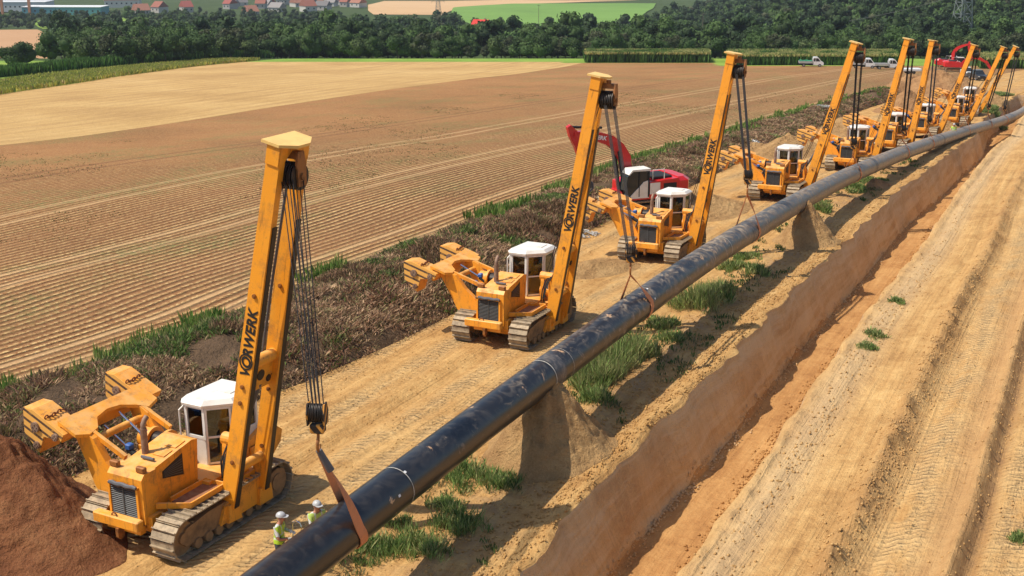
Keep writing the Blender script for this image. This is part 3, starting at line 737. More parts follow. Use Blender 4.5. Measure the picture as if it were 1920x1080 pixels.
    wg.prism([(-.15, 1.3), (-.75, 1.3), (-.72, 1.9), (-.52, 2.45), (-.30, 2.5), (-.22, 2.2)], 'y', 1.28, 1.40)
    wg.cyl((-.42, .85, 2.38), (-.42, 1.45, 2.38), .19, 16); wg.cyl((-.5, .85, 1.75), (-.5, 1.45, 1.75), .26, 16); wg.box((-.5, 1.1, 1.25), (.9, .8, .2))
    ho = MB()
    for dy, q in ((0, 0), (.08, .1), (-.1, -.08)): ho.tube([(.0, 1.15 + dy, 1.35), (.15 + q, 1.2 + dy, 1.6), (.12, 1.25 + dy, 2.0 + q), (-.1, 1.3 + dy, 2.3), (-.35, 1.4 + dy, 2.5 + q)], .028, 6)
    part('boom_winch', wg, P_yel, [sub('hydraulic_hoses', ho, P_black, True)])
    # load winch drum on the counterweight side
    dr = MB().cyl((.12, -1.35, 2.12), (.12, -1.25, 2.12), .38, 24).cyl((.12, -.80, 2.12), (.12, -.70, 2.12), .38, 24); dr.cyl((.12, -1.7, 2.12), (.12, -1.35, 2.12), .30, 20); dr.box((.1, -1.2, 1.6), (.7, .9, .8))
    part('winch_drum', dr, P_yel, [sub('rope_coil', MB().cyl((.12, -1.25, 2.12), (.12, -.8, 2.12), .26, 20), P_ropes)], True)
    eng = MB(); rr = random.Random(4)
    for k in range(26):
        eng.box((rr.uniform(.4, 1.9), rr.uniform(-1.05, -.62), rr.uniform(1.2, 2.1)), (rr.uniform(.08, .3), rr.uniform(.08, .25), rr.uniform(.08, .3)), Matrix.Rotation(rr.uniform(0, 1), 3, 'Z'))
    for k in range(7):
        x = rr.uniform(.4, 1.9); eng.tube([(x, -.6, 1.9), (x + .1, -.95, 2.0), (x + rr.uniform(-.3, .3), -1.1, 1.6), (x + .2, -1.2, 1.2)], .03, 6)
    part('pump_and_hoses', eng, P_grey)
    # counterweight: two plates carried by a yoke
    plate = [(-3.86, 3.47), (-3.92, 2.72), (-3.42, 2.16), (-3.16, 2.72), (-2.49, 2.70), (-2.36, 2.92), (-3.5, 3.47)]
    for x0 in (2.40, -.70):
        pl = MB().prism(plate, 'x', x0 - .72, x0)
        fcp = MB().prism([(p[0] * .985 - .045, p[1] * .985 + .043) for p in plate], 'x', x0, x0 + .03)
        rvs = []
        for (y, z, r) in ((-3.42, 2.97, .15), (-2.68, 2.80, .11), (-3.44, 2.42, .11)):
            rv = MB().cyl((x0 + .03, y, z), (x0 + .09, y, z), r, 18); rvs.append(rv)
            for k in range(4): rv.cyl((x0 + .09, y + r * .5 * math.cos(k * PI / 2), z + r * .5 * math.sin(k * PI / 2)), (x0 + .12, y + r * .5 * math.cos(k * PI / 2), z + r * .5 * math.sin(k * PI / 2)), .025, 8)
        ch = MB()
        for k in range(6):
            c = Vector((x0 - .05 - k * .12, -3.05 + .03 * math.sin(k), 3.30)); 
            ch.tube([c + Vector((.06 * math.cos(a), .045 * math.sin(a) * (1 if k % 2 else .4), .055 * math.sin(a) * (.4 if k % 2 else 1))) for a in [2 * PI * j / 10 for j in range(11)]], .02, 6)
        sm = MB().prism([(-3.0, 3.235), (-2.99, 3.245), (-2.98, 3.225)], 'x', x0 - .73, x0)
        part('counterweight_plate', pl, P_yel, [sub('striped_face', fcp, P_cwface), *[sub('clamp_bolt', q_, P_exh) for q_ in rvs], sub('chain', ch, P_chain)])
    yk = MB()
    out = [(2.3, -2.95), (2.3, -2.25), (1.95, -2.05), (1.55, -2.15), (1.25, -2.5), (.75, -2.62), (.3, -2.55), (-.1, -2.3), (-.35, -2.05), (-.85, -2.2), (-.85, -2.95)]
    yk.prism(out, 'z', 0, .10)
    T_ = Matrix(((1, 0, 0, 0), (0, math.cos(.42), 0, 0), (0, -math.sin(.42), 1, 1.93), (0, 0, 0, 1)))
    yk.prism([(2.3, -2.95), (2.3, -2.85), (-.85, -2.85), (-.85, -2.95)], 'z', -.5, .0)
    yk.xf(T_)
    part('counterweight_yoke', yk, P_yel)
    for x0, wd in ((1.98, .22), (-.15, .22)):
        ar = MB().prism([(-2.45, 2.78), (-2.2, 3.0), (-1.75, 2.75), (-1.35, 2.15), (-.95, 1.75), (-.72, 1.2), (-.95, .85), (-1.55, .92), (-1.85, 1.35), (-2.1, 2.0)], 'x', x0 - wd, x0)
        part('counterweight_arm', ar, P_yel)
    part('yoke_crossbar', MB().cyl((1.9, -2.02, 2.55), (-.2, -2.02, 2.55), .11, 14), P_yel, [], True)
    part('counterweight_strut', MB().box((1.75, -1.6, 2.66), (.12, 1.75, .14), Matrix.Rotation(-.42, 3, 'X')), P_yel)
    part('counterweight_strut', MB().box((-.25, -1.6, 2.66), (.12, 1.3, .14), Matrix.Rotation(-.42, 3, 'X')), P_yel)
    cyl = MB().cyl((1.0, -.8, 1.75), (1.0, -1.45, 2.15), .09, 12)
    part('counterweight_ram', cyl, P_black, [sub('ram_rod', MB().cyl((1.0, -1.45, 2.15), (1.0, -2.3, 2.68), .04, 10), P_chrome), sub('valve_block', MB().box((1.0, -1.4, 2.22), (.2, .2, .18), bev=.03), P_blue)], True)
    cyl = MB().cyl((.35, -.85, 1.8), (.35, -1.5, 2.3), .09, 12)
    part('counterweight_ram', cyl, P_black, [sub('ram_rod', MB().cyl((.35, -1.5, 2.3), (.35, -2.35, 2.85), .04, 10), P_chrome), sub('valve_block', MB().box((.35, -1.45, 2.38), (.2, .2, .18), bev=.03), P_blue)], True)
    return T
PARTS = pipelayer_parts()

# boom meshes, standing along +z from the pivot; x ahead, y outward; wide: spread at top
def boom_meshes(L, s0, s1, arch):
    """front leg from x=+s0/2 to +s1/2, rear leg mirrored; legs wide in y, so their broad yellow faces look ahead"""
    out = []
    def leg(sx):
        mb = MB(); rings = []
        for t, wy, wx in ((0, .20, .18), (.025, .42, .24), (.12, .48, .26), (.5, .47, .25), (.93, .42, .23), (1.0, .42, .23)):
            cx = sx * (s0 / 2 + (s1 / 2 - s0 / 2) * t); z = L * t
            rings.append([(cx - wx / 2, -wy / 2, z), (cx + wx / 2, -wy / 2, z), (cx + wx / 2, wy / 2, z), (cx - wx / 2, wy / 2, z)])
        vs = [v for r in rings for v in r]; fs = [(3, 2, 1, 0), tuple(range(len(vs) - 4, len(vs)))]
        for r in range(len(rings) - 1):
            for k in range(4): fs.append((r * 4 + k, r * 4 + (k + 1) % 4, r * 4 + 4 + (k + 1) % 4, r * 4 + 4 + k))
        return mb.add(vs, fs)
    def xat(sx, t): return sx * (s0 / 2 + (s1 / 2 - s0 / 2) * t)
    for sx in (1, -1):
        subs = []
        # dark recessed channel with wear rail on the outer side face
        ch = MB(); a, b = .03, .80
        pts = []
        for t in (a, b):
            wy = .47
            pts += [(xat(sx, t) - .125, wy / 2 + .012, L * t), (xat(sx, t) + .055, wy / 2 + .012, L * t)]
        v = [(x, y, z) for x, y, z in pts] + [(x, y - .03, z) for x, y, z in pts]
        ch.add(v, [(0, 2, 3, 1), (4, 5, 7, 6), (0, 1, 5, 4), (2, 6, 7, 3), (0, 4, 6, 2), (1, 3, 7, 5)])
        subs.append(('wear_rail', ch, P_blk))
        for t in ((.16, .33, .46) if not arch else (.16, .33, .375, .62)):
            x = xat(sx, t) + .13; bo = MB().cyl((x, 0, L * t), (x + .04, 0, L * t), .06, 10); bo.cyl((x + .03, 0, L * t), (x + .06, 0, L * t), .03, 8); subs.append(('bolt', bo, P_rust))
        out.append(('boom_leg', leg(sx), P_yel2, subs))
    # cross members
    cm = MB(); t = .43 if arch else .31; x = s0 / 2 + (s1 / 2 - s0 / 2) * t
    cm.cyl((-x, 0, L * t), (x, 0, L * t), .17, 14); cm.box((0, -.02, L * t - .45), (2 * x, .14, .75))
    t2 = .13; x2 = s0 / 2 + (s1 / 2 - s0 / 2) * t2; out.append(('boom_crossmember', MB().cyl((-x2, 0, L * t2), (x2, 0, L * t2), .14, 14), P_yel2, []))
    out.append(('boom_crossmember', cm, P_yel2, []))
    hole = MB().cyl((.05, .03, L * t - .42), (.05, .075, L * t - .42), .15, 14).cyl((-.32, .03, L * t - .62), (-.32, .075, L * t - .62), .1, 12)
    out[-1][3].append(('pin_holes', hole, P_blk))
    # head cap
    cap = MB(); w_ = s1 / 2 + .17
    cap.prism([(-w_, L - .5), (-w_ + .2, L - .5), (-.1, L - .18), (.1, L - .18), (w_ - .2, L - .5), (w_, L - .5), (w_, L - .02), (-w_, L - .02)], 'y', -.2, .2)
    plate_ = MB().prism([(-w_ - .05, -.36), (w_ + .05, -.36), (w_ + .05, .2), (w_ * .4, .48), (-w_ * .4, .48), (-w_ - .05, .2)], 'z', L - .02, L + .05)
    out.append(('boom_head', cap, P_yel2, [('top_plate', plate_, P_pale)]))
    # pipe/hose running up inside
    hs = MB().tube([(-s0 * .2, -.2, L * .42), (-s1 * .15 - .05, -.12, L * .62), (0, .1, L * .9)], .04, 8)
    out.append(('hydraulic_pipe', hs, P_grey, []))
    return [(n, mb.mesh(n, m, n == 'boom_crossmember'), [(a, b.mesh(a, c), []) for a, b, c in subs]) for n, mb, m, subs in out]
BL = 10.2
BOOM_A = boom_meshes(BL, 1.36, .92, True)
BOOM_B = boom_meshes(BL, 1.30, .40, False)
VW = text_mesh('lettering', 'VORWERK', .46, P_letter, .003, .016, .14, 1.06)
_xs = [v.co.x for v in VW.vertices]; VWL = max(_xs) - min(_xs)
VW.transform(Matrix.Diagonal((1.85 / VWL, .92, 1, 1)))
def ring_emblem(L_=1.85):
    mb = MB(); cx = L_ * .215; cy = .155
    for r, w_ in ((.205, .022),):
        n = 28
        for k in range(n):
            a, b = 2 * PI * k / n, 2 * PI * (k + 1) / n
            o = len(mb.v); ps = []
            for q, rr in ((a, r - w_), (a, r + w_), (b, r + w_), (b, r - w_)): ps.append((cx + rr * math.cos(q) * .95, cy + rr * math.sin(q), .004))
            mb.add(ps, [(0, 1, 2, 3)])
    return mb.mesh('ring_emblem', P_letter)
RINGM = ring_emblem()
def sheaves(n, r, wd):
    mb = MB()
    for k in range(n):
        x = (k - (n - 1) / 2) * wd; mb.cyl((x - wd * .42, 0, 0), (x - wd * .15, 0, 0), r, 20).cyl((x + wd * .15, 0, 0), (x + wd * .42, 0, 0), r, 20).cyl((x - wd * .15, 0, 0), (x + wd * .15, 0, 0), r * .8, 16)
    return mb
HEADBLK = MB().prism([(-.13, -.62), (.13, -.62), (.16, -.2), (.1, .1), (-.1, .1), (-.16, -.2)], 'y', -.28, -.22).prism([(-.13, -.62), (.13, -.62), (.16, -.2), (.1, .1), (-.1, .1), (-.16, -.2)], 'y', .22, .28)
HEADBLK.box((0, 0, .02), (.16, .5, .16)).cyl((0, -.32, -.42), (0, .32, -.42), .07, 10).cyl((0, 0, .02), (0, 0, .2), .08, 10)
HEADBLK = HEADBLK.mesh('head_block', P_rust)
SHV = sheaves(4, .29, .12).xf(Matrix.Rotation(PI / 2, 4, 'Z')).mesh('sheaves', P_blk, True)
HB = MB()
for y in (-.27, .27): HB.prism([(-.22, -.12), (.22, -.12), (.27, .2), (.15, .42), (-.15, .42), (-.27, .2)], 'y', y - .025, y + .025)
HB.box((0, 0, -.22), (.34, .46, .24), bev=.03)
HB = HB.mesh('hook_block', P_stripe)
SHV2 = sheaves(4, .24, .11).xf(Matrix.Translation((0, 0, .16)) @ Matrix.Rotation(PI / 2, 4, 'Z')).mesh('sheaves', P_blk, True)
def hook_mesh():
    pts = [Vector((0, 0, -.3)), Vector((0, 0, -.45)), Vector((.05, 0, -.52))]
    for k in range(11): a = 1.2 - k * .42; pts.append(Vector((.0 + .15 * math.cos(a), 0, -.68 + .15 * math.sin(a))))
    return MB().tube(pts, [.05, .05, .055] + [.06 - .003 * k for k in range(11)], 8).mesh('hook', P_rust, True)
HOOK = hook_mesh()
ROPE = MB().cyl((0, 0, 0), (0, 0, 1), .016, 6).mesh('hoist_rope', P_ropes)
RAM = MB().cyl((0, 0, 0), (0, 0, 1), .075, 12).mesh('boom_ram', P_grey, True)
CWL = Matrix.Translation((0, -.75, 1.2)) @ Matrix.Rotation(.13, 4, 'X') @ Matrix.Translation((0, .75, -1.2))
def place_parts(parts, parent, low=False):
    for n, me, subs in parts:
        o = from_mesh(n, me, parent, CWL if low and n.startswith(('counterweight', 'yoke')) else None)
        for a, b, _ in subs: from_mesh(a, b, o)
def rod(name, me, a, b, parent, sxy=1.0):
    a, b = Vector(a), Vector(b); d = b - a
    o = from_mesh(name, me, parent); o.matrix_local = Matrix.Translation(a) @ d.to_track_quat('Z', 'Y').to_matrix().to_4x4() @ Matrix.Diagonal((sxy, sxy, d.length, 1))
    return o

# ------------------------------------------------------------------ the pipeline
PIPE_PX = [(400, 1180, 2.4), (540, 1072, 2.4), (673, 968, 2.4), (800, 869, 2.4), (943, 760, 2.4), (1043, 687, 2.4), (1227, 551, 2.4), (1353, 465, 2.35), (1427, 420, 2.3),
           (1493, 381, 2.2), (1560, 345, 1.9), (1613, 320, 1.65), (1703, 283, 1.2), (1813, 246, .4), (1880, 226, -.3), (1920, 208, -.5)]
PP = [at(x, y, h) for x, y, h in PIPE_PX]
PP = [PP[0] + (PP[0] - PP[1]) * 3.0] + PP + [PP[-1] + (PP[-1] - PP[-2]) * 2 + Vector((0, 6, -.8))]
def catmull(P, step=.5):
    out = []
    P = [P[0] * 2 - P[1]] + P + [P[-1] * 2 - P[-2]]
    for i in range(1, len(P) - 2):
        p0, p1, p2, p3 = P[i - 1:i + 3]; n = max(2, int((p2 - p1).length / step))
        for k in range(n):
            t = k / n; out.append(.5 * ((2 * p1) + (-p0 + p2) * t + (2 * p0 - 5 * p1 + 4 * p2 - p3) * t * t + (-p0 + 3 * p1 - 3 * p2 + p3) * t ** 3))
    out.append(P[-2]); return out
PIPE = catmull(PP)
for _ in range(30):
    PIPE = [PIPE[0]] + [(PIPE[i - 1] + PIPE[i] * 2 + PIPE[i + 1]) / 4 for i in range(1, len(PIPE) - 1)] + [PIPE[-1]]
PR = .57
def pipemat(name='coated_pipe'):
    m, n, l, b = nmat(name)
    uv = n.new('ShaderNodeUVMap').outputs[0]; tc = n.new('ShaderNodeTexCoord').outputs['Object']
    sp = n.new('ShaderNodeSeparateXYZ'); l.new(uv, sp.inputs[0]); s = sp.outputs[1]
    d = noise(n, l, mapping(n, l, tc, (.8, .8, .8)), 1.6, 6, .62, 2.2)
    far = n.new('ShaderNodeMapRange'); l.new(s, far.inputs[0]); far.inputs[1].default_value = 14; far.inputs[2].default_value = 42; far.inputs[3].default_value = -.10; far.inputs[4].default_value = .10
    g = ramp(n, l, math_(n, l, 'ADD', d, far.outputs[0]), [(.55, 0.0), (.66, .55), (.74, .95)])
    sw = n.new('ShaderNodeTexWave'); sw.wave_type = 'RINGS'; sw.inputs['Scale'].default_value = .23; sw.inputs['Distortion'].default_value = 16; sw.inputs['Detail'].default_value = 3; sw.inputs['Detail Scale'].default_value = .5
    l.new(tc, sw.inputs['Vector']); sg = ramp(n, l, sw.outputs['Fac'], [(.90, 0.0), (.99, .38)])
    sg = math_(n, l, 'MULTIPLY', sg, ramp(n, l, noise(n, l, tc, .5, 3, .5), [(.48, 0.0), (.60, 1.0)]))
    sg = math_(n, l, 'MULTIPLY', sg, math_(n, l, 'GREATER_THAN', s, 26.0))
    mud = ramp(n, l, noise(n, l, tc, 1.3, 6, .6, .4), [(.665, 0.0), (.69, 1.0)])
    gg = math_(n, l, 'MAXIMUM', g, sg)
    ge = n.new('ShaderNodeNewGeometry'); sn = n.new('ShaderNodeSeparateXYZ'); l.new(ge.outputs['Normal'], sn.inputs[0])
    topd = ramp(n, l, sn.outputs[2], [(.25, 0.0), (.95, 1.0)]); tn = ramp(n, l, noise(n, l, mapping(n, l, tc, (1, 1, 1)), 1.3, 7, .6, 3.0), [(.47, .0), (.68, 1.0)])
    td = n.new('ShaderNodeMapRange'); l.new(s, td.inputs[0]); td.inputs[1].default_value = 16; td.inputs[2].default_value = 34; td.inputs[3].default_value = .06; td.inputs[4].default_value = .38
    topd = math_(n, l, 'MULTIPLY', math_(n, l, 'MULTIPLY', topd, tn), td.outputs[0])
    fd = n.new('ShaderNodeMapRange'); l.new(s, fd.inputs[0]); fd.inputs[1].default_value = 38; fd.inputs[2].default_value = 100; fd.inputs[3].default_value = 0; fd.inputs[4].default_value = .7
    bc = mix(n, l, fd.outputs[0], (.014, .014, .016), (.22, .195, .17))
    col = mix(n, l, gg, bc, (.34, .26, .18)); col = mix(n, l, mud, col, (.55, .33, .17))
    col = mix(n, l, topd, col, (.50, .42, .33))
    l.new(ramp(n, l, math_(n, l, 'MAXIMUM', gg, topd), [(0, .30), (.6, .6)]), b.inputs['Roughness'])
    l.new(col, b.inputs['Base Color'])
    b.inputs['Specular IOR Level'].default_value = .6
    return m
P_pipe = pipemat()
P_weld = plain('weld_wrap', (.05, .05, .055), .45, 0, (.30, .25, .2), 4, .7)
P_ring = plain('pale_weld_seam', (.55, .52, .45), .6, 0, (.2, .18, .15), 9, .9)
def sweep(pts, r, n=40, s0=0):
    vs, uv = [], []; s = s0
    for i, p in enumerate(pts):
        t = (pts[min(i + 1, len(pts) - 1)] - pts[max(i - 1, 0)]).normalized(); u = t.cross(Vector((0, 0, 1))).normalized(); w_ = u.cross(t)
        if i: s += (p - pts[i - 1]).length
        for k in range(n): a = 2 * PI * k / n; vs.append(p + (u * math.cos(a) + w_ * math.sin(a)) * r); uv.append((k / n, s))
    fs = [(i * n + k, i * n + (k + 1) % n, (i + 1) * n + (k + 1) % n, (i + 1) * n + k) for i in range(len(pts) - 1) for k in range(n)]
    return vs, fs, uv
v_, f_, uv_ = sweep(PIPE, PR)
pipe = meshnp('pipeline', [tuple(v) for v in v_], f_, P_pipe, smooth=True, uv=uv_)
tag(pipe, 'long black gas pipe in slings, running up towards the far end of the trench', 'pipe')
PS = [0]
for i in range(1, len(PIPE)): PS.append(PS[-1] + (PIPE[i] - PIPE[i - 1]).length)
def pipe_at(s):
    i = int(np.searchsorted(PS, s)); i = min(max(i, 1), len(PS) - 1); t = (s - PS[i - 1]) / (PS[i] - PS[i - 1])
    return PIPE[i - 1].lerp(PIPE[i], t), (PIPE[i] - PIPE[i - 1]).normalized()
def proj(p):
    dz = p.y * CT + (CH - p.z) * ST; return 960 + F * p.x / dz, 540 + F * ((CH - p.z) * CT - p.y * ST) / dz
PIPEX = [proj(p)[0] for p in PIPE]
def pipe_s(px): return float(np.interp(px, PIPEX, PS))
def band(name, s, wd, extra, mat, par):
    pts = [pipe_at(s - wd / 2)[0], pipe_at(s)[0], pipe_at(s + wd / 2)[0]]; v, f, u = sweep(pts, PR + extra, 40)
    return meshnp(name, [tuple(q) for q in v], f, mat, par, smooth=True)
for px in (1025, 1395, 1630, 1760): band('weld_wrap', pipe_s(px), .7, .006, P_weld, pipe)
for px, w_ in ((1014, .05), (1047, .02), (1350, .06), (1600, .07), (740, .03)): band('weld_seam', pipe_s(px), w_, .011, P_ring, pipe)

def sticker(px, py_frac, sz, name='paper_tag'):
    c, t = pipe_at(pipe_s(px)); u = t.cross(Vector((0, 0, 1))).normalized(); w_ = u.cross(t); a = math.radians(py_frac)
    n_ = u * math.cos(a) + w_ * math.sin(a); q = c + n_ * (PR + .006); v = t.cross(n_)
    MB().add([q - t * sz - v * sz * .7, q + t * sz - v * sz * .7, q + t * sz + v * sz * .7, q - t * sz + v * sz * .7], [(0, 1, 2, 3)]).build(name, P_wletter, pipe)
for px, a_ in ((715, 20), (742, 60), (1204, 25), (1206, 75)): sticker(px, a_, .05)
# ------------------------------------------------------------------ the nine pipelayers
# (front track spot px, heading deg, boom base->head px target, boom length, label)
MACH = [
    ((225, 1020), 27.7, (542, 264), 10.3, (606, 786), 'yellow pipelayer nearest the camera beside the dark red soil heap, splayed A shaped boom'),
    ((890, 642), 25.5, (1124, 142), 10.2, (1180, 478), 'yellow pipelayer second from the front, on bare sand in front of the weedy bank'),
    ((1190, 490), 24.5, (1374, 100), 10.1, (1397, 333), 'yellow pipelayer standing in front of the red and white excavator'),
    ((1428, 377), 25, (1604, 80), 10.0, (1596, 271), 'yellow pipelayer fourth from the front, alone between the excavator and the bunched machines'),
    ((1568, 321), 25, (1702, 73), 9.8, (1690, 243), 'yellow pipelayer fifth from the front with its lettered boom against the white tipper trucks'),
    ((1645, 290), 25, (1748, 76), 9.3, (1738, 226), 'yellow pipelayer sixth from the front, its boom left of the distant tracked diggers'),
    ((1708, 268), 25, (1826, 84), 9.5, (1808, 208), 'yellow pipelayer whose boom crosses in front of the distant white pickup'),
    ((1770, 235), 25, (1881, 88), 9.2, (1850, 200), 'yellow pipelayer whose boom crosses right of the dark pickup, second to last in the row'),
    ((1795, 215), 25, (1904, 87), 9.2, (1881, 203), 'rearmost yellow pipelayer with the thinnest boom, farthest right in the row')]
YFRONT = [None, None, None, None, None, 111.5, 127.5, 143.5, 158.0]
def solve_lean(root, px, py, L, piv):
    best = None
    for k in range(0, 800):
        a = k * .001
        p = root @ (piv + Vector((0, math.sin(a) * L, math.cos(a) * L))); x, y = proj(p)
        e = abs(x - px)
        if best is None or e < best[0]: best = (e, a, y)
    return best
HOOKS = []
for i, (fp, hd, head, L, hk, lab) in enumerate(MACH):
    h = math.radians(hd); Fd = Vector((-math.sin(h), -math.cos(h), 0)); Ld = Vector((math.cos(h), -math.sin(h), 0))
    P = at(*fp) if YFRONT[i] is None else atY(fp[0], YFRONT[i])
    c = P + Ld * (.62 if i == 0 else .8) - Fd * 2.45
    g0 = max(gz(c.x + Fd.x * q, c.y + Fd.y * q) for q in (-1.8, 0, 1.8)) ; 
    slope = (gz(c.x + Fd.x * 2, c.y + Fd.y * 2) - gz(c.x - Fd.x * 2, c.y - Fd.y * 2)) / 4
    r = empty('pipelayer', (c.x, c.y, (gz(c.x + Fd.x * 2, c.y + Fd.y * 2) + gz(c.x - Fd.x * 2, c.y - Fd.y * 2)) / 2 - .02), 0, lab, 'pipelayer', 'yellow pipelayers carrying the pipe')
    M = Matrix.Rotation(math.atan2(Fd.y, Fd.x), 4, 'Z') @ Matrix.Rotation(-math.atan(slope), 4, 'Y')
    r.rotation_euler = M.to_euler()
    RM = Matrix.Translation(r.location) @ M
    place_parts(PARTS, r, i > 0)
    piv = Vector((-.35, 1.46 if i == 0 else 1.6, .45))
    # lean and length so that the head comes where it was surveyed
    for _ in range(12):
        e, a, yy = solve_lean(RM, head[0], head[1], L, piv); L *= 1 + (yy - head[1]) / max(abs(yy - fp[1]), 50) * .9
        L = min(max(L, 6), 12.5)
    R0 = Matrix.Translation(piv) @ Matrix.Rotation(-a, 4, 'X') @ Matrix.Diagonal((1, 1, L / BL, 1))
    BO = BOOM_A if i == 0 else BOOM_B
    s0, s1 = (1.36, .92) if i == 0 else (1.30, .40)
    for n, me, subs in BO:
        o = from_mesh(n, me, r, R0)
        for q, b_, _ in subs: from_mesh(q, b_, o)
        if n == 'boom_leg' and not o.get('d'):
            o['d'] = 1
    legs = [o for o in r.children if o.name.startswith('boom_leg')]
    front = legs[0]; del front['d']; [x.__delitem__('d') for x in legs[1:] if 'd' in x]
    tl = math.atan2((s1 - s0) / 2, BL)
    z0 = BL * (.405 if i == 0 else .395); xo = s0 / 2 + (s1 - s0) / 2 * (z0 / BL) + .147
    # text: runs up the leg, face looks ahead (+x); letters' up points to -y (towards the tractor)
    Rt = Matrix(((0, 0, 1, 0), (0, -1, 0, 0), (1, 0, 0, 0), (0, 0, 0, 1)))   # columns: text x -> +z, text y -> -y, text z -> +x
    Mt = Matrix.Translation((xo - .012, .16, z0)) @ Matrix.Rotation(tl, 4, 'Y') @ Rt
    from_mesh('lettering', VW, front, Mt); from_mesh('ring_emblem', RINGM, front, Mt)
    # ram / strut between tractor and boom
    bp = piv + Matrix.Rotation(-a, 3, 'X') @ Vector((0, 0, L * .36))
    rod('boom_ram', RAM, (-.35, 1.05, 1.5), tuple(bp), r)
    # head block and ropes
    hp = piv + Matrix.Rotation(-a, 3, 'X') @ Vector((0, .42 if i else .1, L - .35))
    if i: hp = hp + Vector((-.1, 0, 0))
    hb = from_mesh('head_block', HEADBLK, r, Matrix.Translation(hp) @ Matrix.Diagonal((1.2, 1.2, 1.25, 1))); from_mesh('sheaves', SHV, hb, Matrix.Translation((0, 0, -.42)))
    # hook block over the pipe
    s = pipe_s(hk[0]); pc, pt = pipe_at(s)
    best = None
    for k in range(60):
        zz = pc.z + PR + .3 + k * .1; x, y = proj(Vector((pc.x, pc.y, zz)))
        if best is None or abs(y - hk[1]) < best[0]: best = (abs(y - hk[1]), zz)
    hw = Vector((pc.x, pc.y, best[1])); hl = RM.inverted() @ hw
    Mh = Matrix.Translation(hl) @ Matrix.Rotation(math.radians(20), 4, 'Z') @ Matrix.Diagonal((.72, .72, .95, 1))
    hb2 = from_mesh('hook_block', HB, r, Mh); from_mesh('sheaves', SHV2, hb2); from_mesh('hook', HOOK, hb2)
    for k in range(8):
        sgn = (-1 if k % 2 else 1); yy = (k // 2 - 1.5) * .12 if i == 0 else (k // 2 - 1.5) * .035 + sgn * .15; xx = .22 * sgn if i == 0 else -.08 * sgn
        rod('hoist_rope', ROPE, hp + Vector((xx, yy, -.42)), hl + Matrix.Rotation(math.radians(20), 3, 'Z') @ Vector((xx * .62, yy * (.7 if i == 0 else .85), .2)), r, .9 if i < 2 else 1.1)
    for k in range(2): rod('luffing_rope', ROPE, (-.42, 1.05 + k * .12, 2.4), hp + Vector((-.1 + k * .1, -.2, -.2)), r, 1.0)
    HOOKS.append((hw + Vector((0, 0, -.82)), s))

# ------------------------------------------------------------------ slings
def ribbon(pts, nrm, wd, th=.02):
    """flat strap: pts path, nrm list of width directions"""
    vs = []
    for i, (p, w_) in enumerate(zip(pts, nrm)):
        t = (pts[min(i + 1, len(pts) - 1)] - pts[max(i - 1, 0)]).normalized(); w_ = (w_ - t * w_.dot(t)).normalized(); n_ = t.cross(w_)
        W = wd[i] if isinstance(wd, list) else wd
        vs += [p - w_ * W / 2 - n_ * th / 2, p + w_ * W / 2 - n_ * th / 2, p + w_ * W / 2 + n_ * th / 2, p - w_ * W / 2 + n_ * th / 2]
    m = len(pts); fs = [(3, 2, 1, 0), (4 * m - 4, 4 * m - 3, 4 * m - 2, 4 * m - 1)]
    for i in range(m - 1):
        for k in range(4): fs.append((i * 4 + k, i * 4 + (k + 1) % 4, i * 4 + 4 + (k + 1) % 4, i * 4 + 4 + k))
    return MB().add(vs, fs)
for i, (hp, s) in enumerate(HOOKS):
    off = (.75, .95, .6, .45, .3, .3, .2, .2, .2)[i]; ds = off
    pc, pt = pipe_at(s + ds); u = pt.cross(Vector((0, 0, 1))).normalized()      # u: to the right of the pipe (trench side)
    up = u.cross(pt)
    R_ = PR + .025; pts, nr = [], []
    v = hp - pc; d = math.hypot(v.dot(u), v.dot(up)); th0 = math.atan2(v.dot(up), v.dot(u)); al = math.acos(min(.99, R_ / max(d, R_ + .01)))
    a0, a1 = th0 - al, th0 + al          # tangent points right and left
    Tr = pc + (u * math.cos(a0) + up * math.sin(a0)) * R_; Tl = pc - pt * (ds * .0) + (u * math.cos(a1) + up * math.sin(a1)) * R_
    Wd = []
    for k in range(9):
        t = k / 9; q = hp.lerp(Tr, t); q = q + u * .10 * math.sin(PI * t) * (1 if i == 0 else .3); pts.append(q)
        nr.append((pt * t + up.cross(pt) * (1 - t) * .6 + pt * .2).normalized()); Wd.append(.12 + .20 * min(1, t * 1.5))
    a1_ = a1 - 2 * PI
    for k in range(15): a_ = a0 + (a1_ - a0) * k / 14; pts.append(pc + (u * math.cos(a_) + up * math.sin(a_)) * R_ - pt * ((.5 if i else -1.4) * ds * k / 14)); nr.append(pt); Wd.append(.30)
    last = pts[-1]
    for k in range(1, 7): t = k / 6; pts.append(last.lerp(hp, t)); nr.append(pt); Wd.append(.30 - .18 * t)
    far = i >= 4
    so = ribbon(pts, nr, [w_ * (.95 if i else 1.0) for w_ in Wd]).build('lifting_sling', P_sling)
    who = ('nearest', 'second', 'third', 'fourth', 'fifth', 'sixth', 'seventh', 'eighth', 'ninth')[i]
    tag(so, ['wide orange sling hanging from the nearest hook, wrapped round the pipe beside the two workers',
             'brown webbing sling round the pipe below the second hook from the front',
             'brown webbing sling round the pipe below the third hook from the front'][i] if i < 3
        else f'{who} sling from the front, a small brown strap from hook to pipe', 'sling', 'slings holding the pipe')
    if i == 0: MB().cyl(pts[0] + Vector((0, 0, .05)), pts[2], .075, 10, .095).build('sling_sleeve', P_grey, so)
